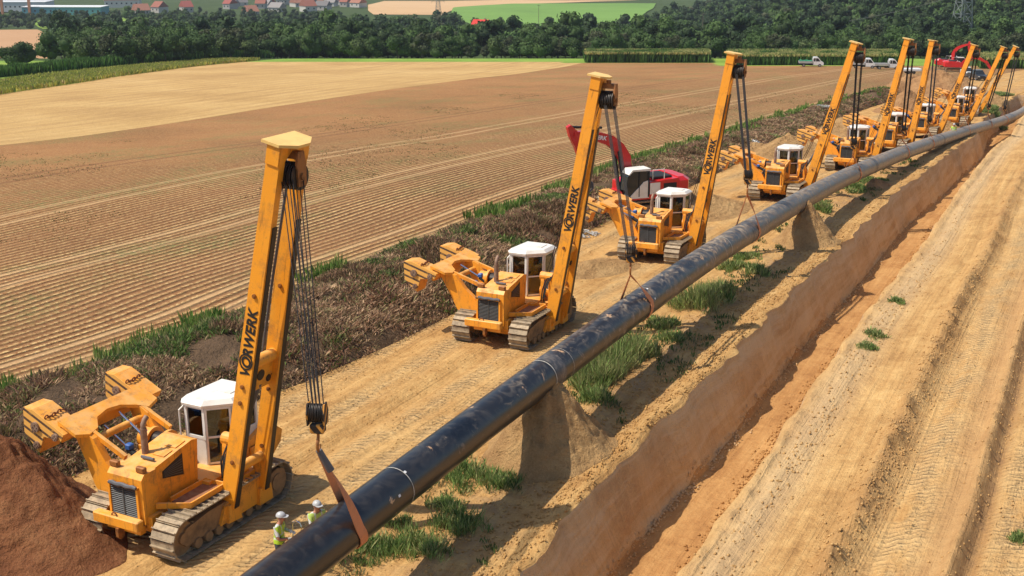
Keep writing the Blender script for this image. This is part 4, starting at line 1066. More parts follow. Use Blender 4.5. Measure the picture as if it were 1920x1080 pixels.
# ------------------------------------------------------------------ people
def person(name, loc, rz, J, label, helmet=True, sit=False, vest=(.42, .62, .03), shirt=(.62, .62, .60), gloves=False, top_only=False, scale=1.0):
    """J: overrides of joints. x ahead, y left."""
    S = 1 if not sit else 0
    P = dict(pel=(0, 0, .96), sp=(0, 0, 1.14), ch=(.01, 0, 1.36), nk=(.01, 0, 1.50), hb=(.03, 0, 1.58), hm=(.035, 0, 1.66), ht=(.03, 0, 1.73), nose=(.135, 0, 1.635),
             hl=(0, .10, .92), kl=(.04, .12, .50), al=(.0, .13, .10), tl=(.17, .15, .045), hr=(0, -.10, .92), kr=(.04, -.12, .50), ar=(0, -.13, .10), tr=(.17, -.15, .045),
             sl=(0, .19, 1.42), el=(.02, .26, 1.14), wl=(.22, .20, 1.08), sr=(0, -.19, 1.42), er=(.02, -.26, 1.14), wr=(.22, -.20, 1.08))
    P.update(J)
    R = dict(pel=.145, sp=.135, ch=.155, nk=.06, hb=.075, hm=.092, ht=.075, nose=.014, hl=.095, kl=.062, al=.045, tl=.04, hr=.095, kr=.062, ar=.045, tr=.04,
             sl=.065, el=.045, wl=.028, sr=.065, er=.045, wr=.028)
    E = [('pel', 'sp'), ('sp', 'ch'), ('ch', 'nk'), ('nk', 'hb'), ('hb', 'hm'), ('hm', 'ht'), ('hm', 'nose'), ('pel', 'hl'), ('hl', 'kl'), ('kl', 'al'), ('al', 'tl'), ('pel', 'hr'), ('hr', 'kr'), ('kr', 'ar'), ('ar', 'tr'),
         ('ch', 'sl'), ('sl', 'el'), ('el', 'wl'), ('ch', 'sr'), ('sr', 'er'), ('er', 'wr')]
    for sd in ('l', 'r'):
        e, w_ = Vector(P['e' + sd]), Vector(P['w' + sd]); d = (w_ - e).normalized(); sg = 1 if sd == 'l' else -1
        lat = d.cross(Vector((0, 0, 1))).normalized(); dn = d.cross(lat).normalized()
        P['p' + sd] = w_ + d * .07; R['p' + sd] = .032; E.append(('w' + sd, 'p' + sd))
        for k, L_ in enumerate((.075, .085, .08, .062)):
            b = w_ + d * .085 + lat * (k - 1.5) * .022; m_ = b + d * L_ * .5 + dn * .01 ; t_ = m_ + d * L_ * .3 + dn * .035
            P[f'f{sd}{k}a'], P[f'f{sd}{k}b'], P[f'f{sd}{k}c'] = b, m_, t_
            for q, r_ in (('a', .010), ('b', .009), ('c', .008)): R[f'f{sd}{k}{q}'] = r_
            E += [('p' + sd, f'f{sd}{k}a'), (f'f{sd}{k}a', f'f{sd}{k}b'), (f'f{sd}{k}b', f'f{sd}{k}c')]
        b = w_ + d * .03 + lat * .04 * sg; P[f't{sd}a'] = b; P[f't{sd}b'] = b + d * .04 + lat * .02 * sg + dn * .02; R[f't{sd}a'] = .012; R[f't{sd}b'] = .009
        E += [('w' + sd, f't{sd}a'), (f't{sd}a', f't{sd}b')]
    ks = list(P); me = bpy.data.meshes.new('sk'); me.from_pydata([tuple(P[k]) for k in ks], [(ks.index(a), ks.index(b)) for a, b in E], [])
    o = bpy.data.objects.new('sk', me); C.objects.link(o)
    o.modifiers.new('s', 'SKIN'); sk = me.skin_vertices[0].data
    for i, k in enumerate(ks): sk[i].radius = (R[k], R[k]) if k not in ('pel', 'sp', 'ch') else (R[k] * .85, R[k] * 1.0)
    for i in range(len(ks)): sk[i].use_root = (ks[i] == 'pel')
    sb = o.modifiers.new('u', 'SUBSURF'); sb.levels = 2; sb.render_levels = 2
    dg = bpy.context.evaluated_depsgraph_get(); bm = bpy.data.meshes.new_from_object(o.evaluated_get(dg)); bpy.data.objects.remove(o)
    bm.materials.clear(); bm.materials.append(P_skin); bm.polygons.foreach_set('use_smooth', [True] * len(bm.polygons)); bm.name = 'body'
    root = bpy.data.objects.new(name, bm); C.objects.link(root); root.location = loc; root.rotation_euler = (0, 0, rz); root.scale = (scale,) * 3
    tag(root, label, 'person')
    co = np.array([v.co[:] for v in bm.vertices]); no = np.array([v.normal[:] for v in bm.vertices])
    fcs = [tuple(p.vertices) for p in bm.polygons]; cen = np.array([co[list(f)].mean(0) for f in fcs])
    def seg(a, b, lo, hi, r):
        a, b = np.array(P[a]), np.array(P[b]); ab = b - a; t = ((cen - a) @ ab) / (ab @ ab); q = a + np.clip(t, 0, 1)[:, None] * ab
        return (t > lo) & (t < hi) & (np.linalg.norm(cen - q, axis=1) < r)
    tor = (seg('pel', 'ch', -.9, 2.2, .25)) & (cen[:, 2] < P['nk'][2] - .03) & (cen[:, 2] > P['pel'][2] - .02)
    slv = seg('sl', 'el', -.4, .75, .11) | seg('sr', 'er', -.4, .75, .11)
    leg = seg('hl', 'kl', -.5, 1.1, .16) | seg('kl', 'al', -.1, .88, .12) | seg('hr', 'kr', -.5, 1.1, .16) | seg('kr', 'ar', -.1, .88, .12) | ((cen[:, 2] <= P['pel'][2] - .02) & (cen[:, 2] > P['pel'][2] - .2) & (np.hypot(cen[:, 0] - P['pel'][0], cen[:, 1]) < .26))
    feet = seg('al', 'tl', -.6, 1.8, .10) | seg('ar', 'tr', -.6, 1.8, .10)
    hnd = (np.linalg.norm(cen - np.array(P['pl']), axis=1) < .13) | (np.linalg.norm(cen - np.array(P['pr']), axis=1) < .13)
    def shell(nm, sel, off, mat):
        fs = [fcs[i] for i in np.nonzero(sel)[0]]
        if not fs: return
        uq, inv = np.unique(np.array([v for f in fs for v in f]), return_inverse=True); it = iter(inv); nf = [tuple(next(it) for _ in f) for f in fs]
        m2 = bpy.data.meshes.new(nm); m2.from_pydata([tuple(p) for p in co[uq] + no[uq] * off], [], nf); m2.update(); m2.materials.append(mat); m2.polygons.foreach_set('use_smooth', [True] * len(m2.polygons))
        q = bpy.data.objects.new(nm, m2); C.objects.link(q); q.parent = root
    shell('shirt', (tor & ~(seg('pel', 'ch', -9, 9, 0))) | slv, .008, plain(f'shirt_{name}_{shirt}', shirt, .9))
    shell('safety_vest', tor & (cen[:, 2] > P['pel'][2] - .02), .022, vest_mat(vest))
    shell('trousers', leg, .014, plain('work_trousers', (.05, .055, .07), .9))
    shell('boots', feet, .012, plain('boots', (.06, .04, .025), .8))
    if gloves: shell('gloves', hnd, .006, plain('work_gloves', (.6, .58, .52), .9))
    hm = Vector(P['hm']); ht = Vector(P['ht'])
    if helmet:
        hb = MB(); c = hm + Vector((-.01, 0, .045)); n_ = 18
        vs = []
        for j in range(6):
            t = (PI / 2) * j / 5
            for k in range(n_): p = 2 * PI * k / n_; vs.append(c + Vector((math.cos(p) * .135 * math.cos(t), math.sin(p) * .118 * math.cos(t), .115 * math.sin(t))))
        hb.add(vs, [(j * n_ + k, j * n_ + (k + 1) % n_, (j + 1) * n_ + (k + 1) % n_, (j + 1) * n_ + k) for j in range(5) for k in range(n_)])
        hb.prism([(c.x + .08, c.y - .10), (c.x + .19, c.y - .07), (c.x + .205, c.y), (c.x + .19, c.y + .07), (c.x + .08, c.y + .10)], 'z', c.z - .012, c.z + .004)
        hb.build('hard_hat', plain('grey_hard_hat', (.45, .46, .47), .35), root, True)
    else:
        MB().sphere(hm + Vector((-.02, 0, .05)), .1, 14, 8, (1, .9, .8)).build('hair', plain('dark_hair', (.04, .025, .02), .8), root, True)
    for sg in (-1, 1):
        MB().sphere(hm + Vector((.084, .032 * sg, -.005)), .012, 8, 6).build('eye', P_black, root, True)
        MB().sphere(hm + Vector((-.01, .092 * sg, -.01)), .022, 8, 6, (.8, .4, 1.2)).build('ear', P_skin, root, True)
    MB().box(hm + Vector((.082, 0, -.062)), (.02, .045, .01)).build('mouth', plain('lips', (.3, .1, .08), .6), root)
    return root
def vest_mat(c):
    k = f'vest_{c}'
    if k in MATS: return MATS[k]
    m, n, l, b = nmat(k); tc = n.new('ShaderNodeTexCoord').outputs['Object']; sp = n.new('ShaderNodeSeparateXYZ'); l.new(tc, sp.inputs[0])
    g1 = gauss(n, l, sp.outputs[2], 1.10, .022); g2 = gauss(n, l, sp.outputs[2], 1.22, .022)
    ay = math_(n, l, 'ABSOLUTE', sp.outputs[1]); g3 = math_(n, l, 'MULTIPLY', gauss(n, l, ay, .10, .02), math_(n, l, 'GREATER_THAN', sp.outputs[2], 1.24))
    g = math_(n, l, 'MINIMUM', math_(n, l, 'ADD', math_(n, l, 'ADD', g1, g2), g3), 1.0)
    l.new(mix(n, l, g, c, (.6, .62, .62)), b.inputs['Base Color']); b.inputs['Roughness'].default_value = .7; MATS[k] = m; return m
def spot(px, py, h):
    p = at(px, py, h); return Vector((p.x, p.y, gz(p.x, p.y)))
w1 = person('person', spot(521, 969, 1.72), math.radians(-8), dict(el=(.06, .27, 1.17), wl=(.28, .13, 1.20), er=(.08, -.27, 1.14), wr=(.30, -.06, 1.08), ch=(.03, 0, 1.36), nk=(.05, 0, 1.49), hb=(.08, 0, 1.57), hm=(.09, 0, 1.645), ht=(.085, 0, 1.72), nose=(.19, 0, 1.615)),
            'worker in lime vest holding a bent metal bar, seen in profile behind the pipe', gloves=True)
bar = MB().tube([(.34, .10, 1.00), (.36, .08, 1.25), (.35, .08, 1.40), (.38, .07, 1.50), (.47, .05, 1.55), (.56, .04, 1.50), (.60, .03, 1.40), (.62, .02, 1.0), (.62, .02, .8)], .018, 8).build('bent_bar', P_chrome)
bar.location = w1.location; bar.rotation_euler = w1.rotation_euler
tag(bar, 'bent metal bar held upright by the worker seen in profile', 'tool')
w2 = person('person', spot(593, 948, 1.72), math.radians(-50), dict(el=(.10, .27, 1.18), wl=(.33, .24, 1.14), er=(.10, -.24, 1.16), wr=(.32, -.18, 1.12), hm=(.05, 0, 1.66), nose=(.15, 0, 1.66)),
            'worker facing the camera, looking over the pipe beside the orange sling', vest=(.45, .60, .12))
p3 = person('person', spot(1789, 233, 1.72), math.radians(-100), {}, 'far off worker with a white hard hat beside the pipe near the rear machines')
# drivers in the cabs
rts = [o for o in C.objects if o.name.startswith('pipelayer')]
SITJ = dict(pel=(0, 0, .96), hl=(.06, .1, .96), hr=(.06, -.1, .96), kl=(.45, .14, .98), kr=(.45, -.14, .98), al=(.52, .14, .55), ar=(.52, -.14, .55), tl=(.66, .14, .50), tr=(.66, -.14, .50),
            el=(.12, .27, 1.18), wl=(.36, .2, 1.22), er=(.12, -.27, 1.18), wr=(.36, -.2, 1.22))
for i, (red, lab) in enumerate(((1, 'driver in a red shirt sitting in the cab of the nearest pipelayer'), (0, 'driver in a yellow vest inside the cab of the second pipelayer'), (0, 'driver in a yellow vest inside the cab of the third pipelayer'))):
    r = rts[i]; Mx = Matrix.Translation(r.location) @ r.rotation_euler.to_matrix().to_4x4()
    p = Mx @ Vector((-1.5, 0, 1.20))
    person('person', p, r.rotation_euler.z + .35, SITJ, lab, helmet=False, vest=(.55, .03, .04) if red else (.6, .45, .03), shirt=(.5, .03, .05) if red else (.3, .3, .32))

# ------------------------------------------------------------------ excavators
def excavator_parts():
    T = []
    def part(name, mb, mat, subs=(), smooth=False): T.append((name, mb.mesh(name, mat, smooth), list(subs)))
    def sub(name, mb, mat, smooth=False): return (name, mb.mesh(name, mat, smooth), [])
    for sy in (-1, 1):
        y = sy * 1.2
        part('crawler_track', track_mesh(.6).xf(Matrix.Translation((0, y, 0)) @ Matrix.Diagonal((.95, 1, .82, 1))), P_track,
             [sub('track_frame', MB().prism([(-1.8, .3), (1.8, .3), (1.9, .7), (-1.9, .7)], 'y', y - .2, y + .2), P_tframe)])
    part('undercarriage', MB().box((0, 0, .65), (2.2, 1.9, .35)).cyl((0, 0, .7), (0, 0, 1.1), .7, 20), P_black)
    hs = MB().prism([(-1.9, 1.1), (1.4, 1.1), (1.4, 1.35), (-1.9, 1.35)], 'y', -1.4, 1.4)
    hs.prism([(-1.9, 1.35), (.1, 1.35), (.1, 2.15), (-1.9, 2.3)], 'y', .45, 1.4); hs.prism([(-1.9, 1.35), (1.3, 1.35), (1.3, 1.9), (.2, 2.2), (-1.9, 2.3)], 'y', -1.4, -.5)
    hs.prism([(-1.9, 1.35), (-.4, 1.35), (-.4, 2.0), (-1.9, 2.2)], 'y', -.5, .45)
    cwm = MB(); vs = []
    for zz, k in ((1.1, .92), (1.25, 1), (2.1, 1), (2.35, .88)):
        vs += [(-1.9, -1.42 * k, zz), (-2.5 * k - .1, -1.35 * k, zz), (-2.9 * k, -.8, zz), (-2.95 * k, .8, zz), (-2.5 * k - .1, 1.35 * k, zz), (-1.9, 1.42 * k, zz)]
    cwm.add(vs, [(5, 4, 3, 2, 1, 0), (18, 19, 20, 21, 22, 23)] + [(r * 6 + k, r * 6 + (k + 1) % 6, r * 6 + 6 + (k + 1) % 6, r * 6 + 6 + k) for r in range(3) for k in range(6)])
    part('engine_house', hs, P_red, [sub('bonnet_louvres', MB().box((-1.0, .2, 2.32), (1.3, 1.6, .18), bev=.04), P_black), sub('white_side_panel', MB().box((-.25, 1.41, 1.75), (.7, .03, .7)), P_white), sub('side_grille', MB().box((-1.3, 1.41, 1.85), (.9, .03, .35)), P_black)])
    part('rear_counterweight', cwm, P_red)
    cp = [(0.15, 1.2), (1.35, 1.2), (1.75, 1.7), (1.62, 2.6), (1.3, 2.95), (.35, 2.95), (.15, 2.7)]
    low = MB().prism([(.15, 1.2), (1.4, 1.2), (1.45, 1.35), (.9, 1.85), (.55, 2.2), (.15, 2.3)], 'y', .5, 1.42)
    gl = MB().prism([(.25, 1.25), (1.33, 1.25), (1.72, 1.7), (1.6, 2.58), (1.28, 2.9), (.25, 2.9)], 'y', .54, 1.38)
    rf = MB().prism([(.1, 2.88), (1.3, 2.9), (1.55, 2.68), (1.6, 2.72), (1.35, 3.0), (.1, 3.02)], 'y', .46, 1.46)
    ps = MB()
    for y in (.52, 1.40):
        ps.box((.2, y, 2.1), (.1, .06, 1.7)); ps.box((.85, y, 2.1), (.06, .05, 1.6)); ps.tube([(1.35, y, 1.2), (1.74, y, 1.7), (1.62, y, 2.6), (1.3, y, 2.92)], .035, 6)
    part('cab', low, P_white, [sub('cab_windows', gl, plain('dark_cab_glass', (.02, .03, .035), .08)), sub('cab_roof', rf, P_white), sub('cab_posts', ps, P_black), sub('handrail', MB().tube([(-.1, 1.35, 2.3), (-.1, 1.35, 2.9), (-.9, 1.35, 2.9), (-.9, 1.35, 2.3)], .025), P_white)])
    return T
EXP = excavator_parts()
def boom_profile(pts, wd):
    """tapered bent plate box: pts (x,z,h)"""
    up, dn = [], []
    for i, (x, z, h_) in enumerate(pts):
        a = pts[max(i - 1, 0)]; b = pts[min(i + 1, len(pts) - 1)]; d = Vector((b[0] - a[0], b[1] - a[1])).normalized(); n_ = Vector((-d.y, d.x))
        up.append((x + n_.x * h_ / 2, z + n_.y * h_ / 2)); dn.append((x - n_.x * h_ / 2, z - n_.y * h_ / 2))
    mb = MB(); n = len(pts); vs = [(p[0], y, p[1]) for y in (-wd / 2, wd / 2) for p in up + dn]
    N = 2 * n; fs = []
    for i in range(n - 1):
        fs += [(i, i + 1, n + i + 1, n + i), (N + n + i, N + n + i + 1, N + i + 1, N + i), (i, N + i, N + i + 1, i + 1), (n + i + 1, N + n + i + 1, N + n + i, n + i)]
    fs += [(0, n, N + n, N), (n - 1, N + n - 1, N + 2 * n - 1, 2 * n - 1)]
    return mb.add(vs, fs)
EB = boom_profile([(0, 0, .42), (.15, .9, .60), (.35, 1.75, .74), (.80, 2.4, .70), (1.4, 2.85, .68), (2.2, 3.1, .60), (3.1, 3.25, .47), (3.9, 3.3, .32)], .46).mesh('boom', P_red)
EBT = text_mesh('lettering', 'VORWERK', .34, P_wletter, .003, .012, .12, 1.04)
ESK = boom_profile([(-.6, .15, .25), (0, 0, .6), (.8, -.1, .52), (2.8, -.1, .32)], .34).mesh('stick', P_red)
def grap():
    mb = MB().cyl((0, 0, 0), (0, 0, -.35), .16, 12).box((0, 0, -.42), (.5, .4, .22), bev=.05)
    for s in (-1, 1):
        for y in (-.15, .15): mb.tube([(s * .1, y, -.45), (s * .38, y, -.65), (s * .42, y, -.95), (s * .15, y, -1.22), (s * .04, y, -1.25)], [.07, .08, .07, .05, .03], 6)
    return mb
EGR = grap().mesh('grapple', P_grey, True)
def bucket():
    return MB().prism([(0, 0), (.5, -.1), (.75, -.5), (.55, -.95), (.1, -1.05), (-.1, -.95), (.2, -.6), (.1, -.2)], 'y', -.5, .5)
EBK = bucket().mesh('bucket', P_rust)
ERAM = MB().cyl((0, 0, 0), (0, 0, 1), .08, 12).mesh('boom_ram', P_black, True)
def excavator(loc, hd, label, ba, sa, grapple=True, text=True):
    """hd heading vector; ba boom pitch offset deg, sa stick angle in world deg"""
    r = empty('excavator', loc, math.atan2(hd[1], hd[0]), label, 'excavator'); place_parts(EXP, r)
    Mb = Matrix.Translation((.9, -.05, 1.75)) @ Matrix.Rotation(math.radians(-ba), 4, 'Y')
    bo = from_mesh('boom', EB, r, Mb)
    if text:
        Rt = Matrix.Rotation(PI, 4, 'Z') @ Matrix.Rotation(PI / 2, 4, 'X')
        from_mesh('lettering', EBT, bo, Matrix.Translation((3.45, .245, 3.12)) @ Matrix.Rotation(-math.radians(7), 4, 'Y') @ Rt)
    tip = Mb @ Vector((3.9, 0, 3.3)); Ms = Matrix.Translation(tip) @ Matrix.Rotation(math.radians(-sa), 4, 'Y'); from_mesh('stick', ESK, r, Ms)
    en = Ms @ Vector((2.6, 0, -.1)); from_mesh('grapple' if grapple else 'bucket', EGR if grapple else EBK, r, Matrix.Translation(en))
    for y in (-.3, .3): rod('boom_ram', ERAM, (1.35, y, 1.5), tuple(Mb @ Vector((.9, y, 2.2))), r)
    rod('stick_ram', ERAM, tuple(Mb @ Vector((2.0, 0, 3.65))), tuple(Ms @ Vector((-.55, 0, .2))), r)
    return r
p = at(1200, 404); excavator((p.x, p.y, gz(p.x, p.y) + .25), (-.93, -.37), 'red and white excavator with black grapple, boom reaching left behind the third pipelayer', 2, -108)
p = at(1777, 131); excavator((p.x, p.y, gz(p.x, p.y)), (.85, -.5), 'distant red excavator on the sand with its arm folded up high', 12, -78, False, False)
p = at(1812, 137); excavator((p.x, p.y + 6, gz(p.x, p.y + 6)), (.97, -.2), 'distant red excavator with its arm stretched down to the right over the sand', -38, -48, False, False)

# ------------------------------------------------------------------ cars and light trucks
P_tyre = P_tread; P_rim = plain('wheel_rim', (.35, .35, .36), .4, .6); P_cw = plain('car_white', (.80, .80, .78), .3, 0, (.55, .5, .42), 1.5, .35, .4)
P_cdk = plain('car_dark_blue', (.025, .035, .05), .3, 0, (.15, .12, .09), 1.5, .4, .4); P_cgl = plain('car_glass', (.02, .025, .03), .08)
P_lamp = plain('lamp_glass', (.7, .7, .65), .2); P_tarp = plain('green_tarp', (.05, .30, .16), .8); P_alu = plain('aluminium_side', (.50, .50, .48), .5, .3)
def wheels(r, xs, y, rad=.36):
    for x in xs:
        for s in (-1, 1):
            wv = from_mesh('wheel', WHEEL, r, Matrix.Translation((x, s * y, rad))); from_mesh('rim', RIM, wv)
WHEEL = MB().cyl((0, -.12, 0), (0, .12, 0), .36, 20).mesh('wheel', P_tyre); RIM = MB().cyl((0, -.125, 0), (0, .125, 0), .21, 16).mesh('rim', P_rim)
def truck_meshes():
    cabp = [(.55, .45), (2.95, .42), (3.0, .75), (2.85, 1.1), (2.45, 1.25), (1.75, 2.15), (1.45, 2.25), (.75, 2.25), (.55, 2.15)]
    cab = MB().prism(cabp, 'y', -.95, .95)
    win = MB()
    for s in (-1, 1):
        win.prism([(1.15, 1.3), (2.2, 1.3), (1.65, 2.02), (1.15, 2.02)], 'y', s * .955 - .01, s * .955 + .01); win.prism([(.65, 1.3), (1.05, 1.3), (1.05, 2.02), (.65, 2.02)], 'y', s * .955 - .01, s * .955 + .01)
    win.add([(2.46, -.82, 1.27), (2.46, .82, 1.27), (1.79, .75, 2.13), (1.79, -.75, 2.13)], [(0, 1, 2, 3)])
    win.v[-4:] = [(x + .03, y, z + .02) for x, y, z in win.v[-4:]]
    lo = MB().prism([(-2.7, .45), (.55, .45), (.55, .62), (-2.7, .62)], 'y', -.45, .45).box((1.2, 0, .4), (3.2, 1.7, .12))
    bed = MB().box((-1.1, 0, .88), (3.15, 2.05, .1))
    for s in (-1, 1): bed.box((-1.1, s * 1.0, 1.1), (3.15, .05, .38))
    for x in (-2.66, .46): bed.box((x, 0, 1.1), (.05, 2.0, .38))
    bed.box((.46, 0, 1.5), (.05, 1.9, .8))
    return cab.mesh('cab', P_cw), win.mesh('windows', P_cgl), lo.mesh('chassis', P_black), bed.mesh('load_bed', P_alu), MB().box((3.0, 0, .58), (.1, 1.8, .22), bev=.03).mesh('bumper', P_black)
TRK = truck_meshes(); HL = MB().box((2.93, 0, .92), (.12, .34, .18), bev=.03).mesh('headlight', P_lamp)
CARGO = MB(); _rr = random.Random(2)
for k in range(9): CARGO.box((-2.3 + k * .3, _rr.uniform(-.4, .4), 1.15 + _rr.uniform(0, .12)), (.5, 1.1, .4), Matrix.Rotation(_rr.uniform(-.3, .3), 3, 'Y'))
CARGO = CARGO.mesh('covered_load', P_tarp)
def truck(px, Y, hd, label, tarp=False):
    p = atY(px, Y); r = empty('tipper_truck', (p.x, p.y, gz(p.x, p.y) + .05), math.atan2(hd[1], hd[0]), label, 'truck', 'white crew cab trucks by the corn')
    c = from_mesh('cab', TRK[0], r); from_mesh('windows', TRK[1], c)
    for s in (-1, 1): from_mesh('headlight', HL, c, Matrix.Translation((0, s * .72, 0)))
    from_mesh('chassis', TRK[2], r); from_mesh('load_bed', TRK[3], r); from_mesh('bumper', TRK[4], r); wheels(r, (-1.6, 2.1), .85)
    if tarp: t = from_mesh('covered_load', CARGO, r)
truck(1519, 299, (.99, -.12), 'white crew cab truck with a green tarp over its load bed', True)
truck(1617, 289, (.98, -.2), 'white crew cab truck half hidden behind the fourth boom')
truck(1661, 283, (.99, -.1), 'white crew cab truck with empty grey load bed beside the fifth boom')
def pickup_meshes():
    b = MB().prism([(-2.5, .4), (2.35, .4), (2.45, .7), (2.35, 1.0), (1.3, 1.12), (-2.5, 1.12)], 'y', -.92, .92)
    c = MB(); lo = [(1.35, 1.1), (-.95, 1.1)]; vs = [(1.3, -.88, 1.1), (1.3, .88, 1.1), (-1.0, .88, 1.1), (-1.0, -.88, 1.1), (.5, -.72, 1.75), (.5, .72, 1.75), (-.8, .72, 1.75), (-.8, -.72, 1.75)]
    c.add(vs, [(0, 1, 5, 4), (1, 2, 6, 5), (2, 3, 7, 6), (3, 0, 4, 7)]); t = MB().add(vs[4:] + [(x, y * .97, z + .05) for x, y, z in vs[4:]], [(0, 3, 2, 1), (4, 5, 6, 7), (0, 1, 5, 4), (1, 2, 6, 5), (2, 3, 7, 6), (3, 0, 4, 7)])
    g = MB().box((2.42, 0, .78), (.06, 1.0, .22)).box((2.42, 0, .5), (.08, 1.6, .12))
    return b, c, t, g
_pk = pickup_meshes(); PKC = _pk[1].mesh('windows', P_cgl); PKG = _pk[3].mesh('front_grille', P_black)
def pickup(px, py, hd, paint, label):
    p = at(px, py); r = empty('pickup', (p.x, p.y, gz(p.x, p.y) + .05), math.atan2(hd[1], hd[0]), label, 'pickup')
    b = _pk[0].mesh('body', paint); o = from_mesh('body', b, r); from_mesh('front_grille', PKG, o)
    for s in (-1, 1): from_mesh('headlight', MB().box((2.38, s * .72, .86), (.1, .32, .16)).mesh('headlight', P_lamp), o)
    q = from_mesh('windows', PKC, r); from_mesh('roof', _pk[2].mesh('roof', paint), r); wheels(r, (-1.5, 1.5), .8)
pickup(1811, 144, (-.25, -.97), P_cw, 'white pickup facing the camera, parked below the distant excavators')
pickup(1832, 150, (.05, -1), P_cdk, 'dark blue pickup facing the camera beside the white pickup')
p = at(1706, 147); z = gz(p.x, p.y)
tr_ = MB().box((0, 0, .75), (3.6, 1.9, .5), bev=.08); o = tr_.build('trailer', P_cw); o.location = (p.x, p.y, z + .9)
for x in (-.6, .4):
    for s in (-1, 1): MB().cyl((x, s * .85 - .1, .3), (x, s * .85 + .1, .3), .3, 14).build('wheel', P_tyre, o)
tag(o, 'low white trailer behind the far end of the weedy bank', 'trailer')
p = at(1447, 121)
sg = MB().box((0, 0, .62), (1.7, .05, .95)); so = sg.build('notice_board', P_cw); so.location = (p.x, p.y - 2, gz(p.x, p.y - 2) + .1)
for s in (-1, 1): MB().box((s * .6, .05, .2), (.08, .08, 1.0)).build('post', P_alu, so)
tag(so, 'small white board on posts at the field edge before the corn', 'sign')

# ------------------------------------------------------------------ earth heaps
def heap(name, px, py, rx, ry, hh, label, mat, rot=0.0, seed=1, p_=1.0, flat=0.0, dz=0.0, steep=.0, stones=60):
    p = at(px, py); n, m = 96, 64
    vs = []; cr, sr = math.cos(rot), math.sin(rot)
    th = np.linspace(0, 2 * PI, n, endpoint=False); rr_ = np.linspace(0, 1, m)
    T, Rr = np.meshgrid(th, rr_)
    edge = 1 + .22 * (fbm(np.cos(T) * 1.7 + seed, np.sin(T) * 1.7, 3, seed) * 2)
    x = np.cos(T) * Rr * rx * edge; y = np.sin(T) * Rr * ry * edge
    X = p.x + x * cr - y * sr; Y = p.y + x * sr + y * cr
    prof = np.clip((1 - Rr) / (1 - flat), 0, 1); prof = prof ** p_ if steep == 0 else prof ** p_
    prof = prof * prof * (3 - 2 * prof) * (.7 if hh < 2.2 or rx > 2.7 else .2) + prof * (.3 if hh < 2.2 or rx > 2.7 else .8)
    Z = ground(X, Y) + dz
    top = hh * prof * (1 + .45 * fbm(X * .8 + seed, Y * .8, 5, seed + 3)) + (.22 * fbm(X * 2.2, Y * 2.2, 4, seed + 9) + .16 * vn(X * 5, Y * 5, seed) + .08 * vn(X * 11, Y * 11, seed)) * np.minimum(1, prof * 6) * min(1, hh / 1.2)
    Z = Z + top - .12 * (Rr > .985)
    Vv = np.stack([X - p.x, Y - p.y, Z], -1).reshape(-1, 3); Vv[:, 2] -= p.z
    ix = np.arange(n * m).reshape(m, n); nx = np.roll(ix, -1, 1)
    Fc = np.stack([ix[:-1], nx[:-1], nx[1:], ix[1:]], -1).reshape(-1, 4)[:, ::-1]
    o = meshnp(name, Vv, Fc, mat, smooth=True, uv=np.stack([Vv[:, 0], Vv[:, 1]], 1)); o.location = p
    tag(o, label, 'soil heap'); return o
heap('soil_heap', 10, 985, 2.9, 4.3, 2.5, 'large dark red soil heap left of the nearest pipelayer', M_heap, .9, 3, 1.0)
heap('soil_heap', 1030, 842, 2.5, 2.1, 2.25, 'earth pillar holding up the pipe in its shade between the first two slings', M_heap2, 1.1, 8, 1.25, .05)
heap('soil_heap', 1512, 452, 2.6, 1.9, 2.4, 'narrow steep earth pillar under the pipe below the third sling', M_heap2, 1.1, 12, 1.4, .0)
heap('soil_heap', 1752, 178, 10, 9, 3.4, 'large brown soil heap far off below the distant excavators', M_heap3, .3, 15, 1.0)
heap('soil_heap', 1775, 250, 2.4, 2.0, 1.3, 'small rounded sand heap behind the pipe near the rear machines', M_heap2, .3, 16, .9)
heap('soil_heap', 1640, 352, 2.2, .9, .6, 'low brown soil heap on the trench edge in front of the pipe', M_heap3, .9, 18, 1.0)
heap('soil_heap', 1290, 395, 6.0, 3.5, 1.1, 'sand pile behind the third pipelayer under the excavator', M_heap2, .9, 19, 1.0)
heap('soil_heap', 1475, 285, 9.0, 3.2, 1.3, 'long sand pile beside the bank behind the fourth pipelayer', M_heap2, 1.0, 21, 1.0)
heap('soil_heap', 1590, 245, 9.0, 3.4, 1.5, 'long sand pile beside the bank behind the middle pipelayers', M_heap2, 1.0, 22, 1.0)
heap('soil_heap', 1700, 205, 8.0, 4.0, 2.2, 'long brown heap beside the bank behind the rear pipelayers', M_heap3, 1.0, 23, 1.0)
heap('soil_heap', 1120, 505, 3.0, 1.6, .5, 'low sandy mound between the second and third pipelayers', M_heap2, .9, 24, 1.0)
heap('soil_heap', 1850, 195, 7.0, 3.0, 1.6, 'overgrown sandy heap beside the far end of the trench', M_heap2, 1.0, 25, 1.0)

# stones and clods

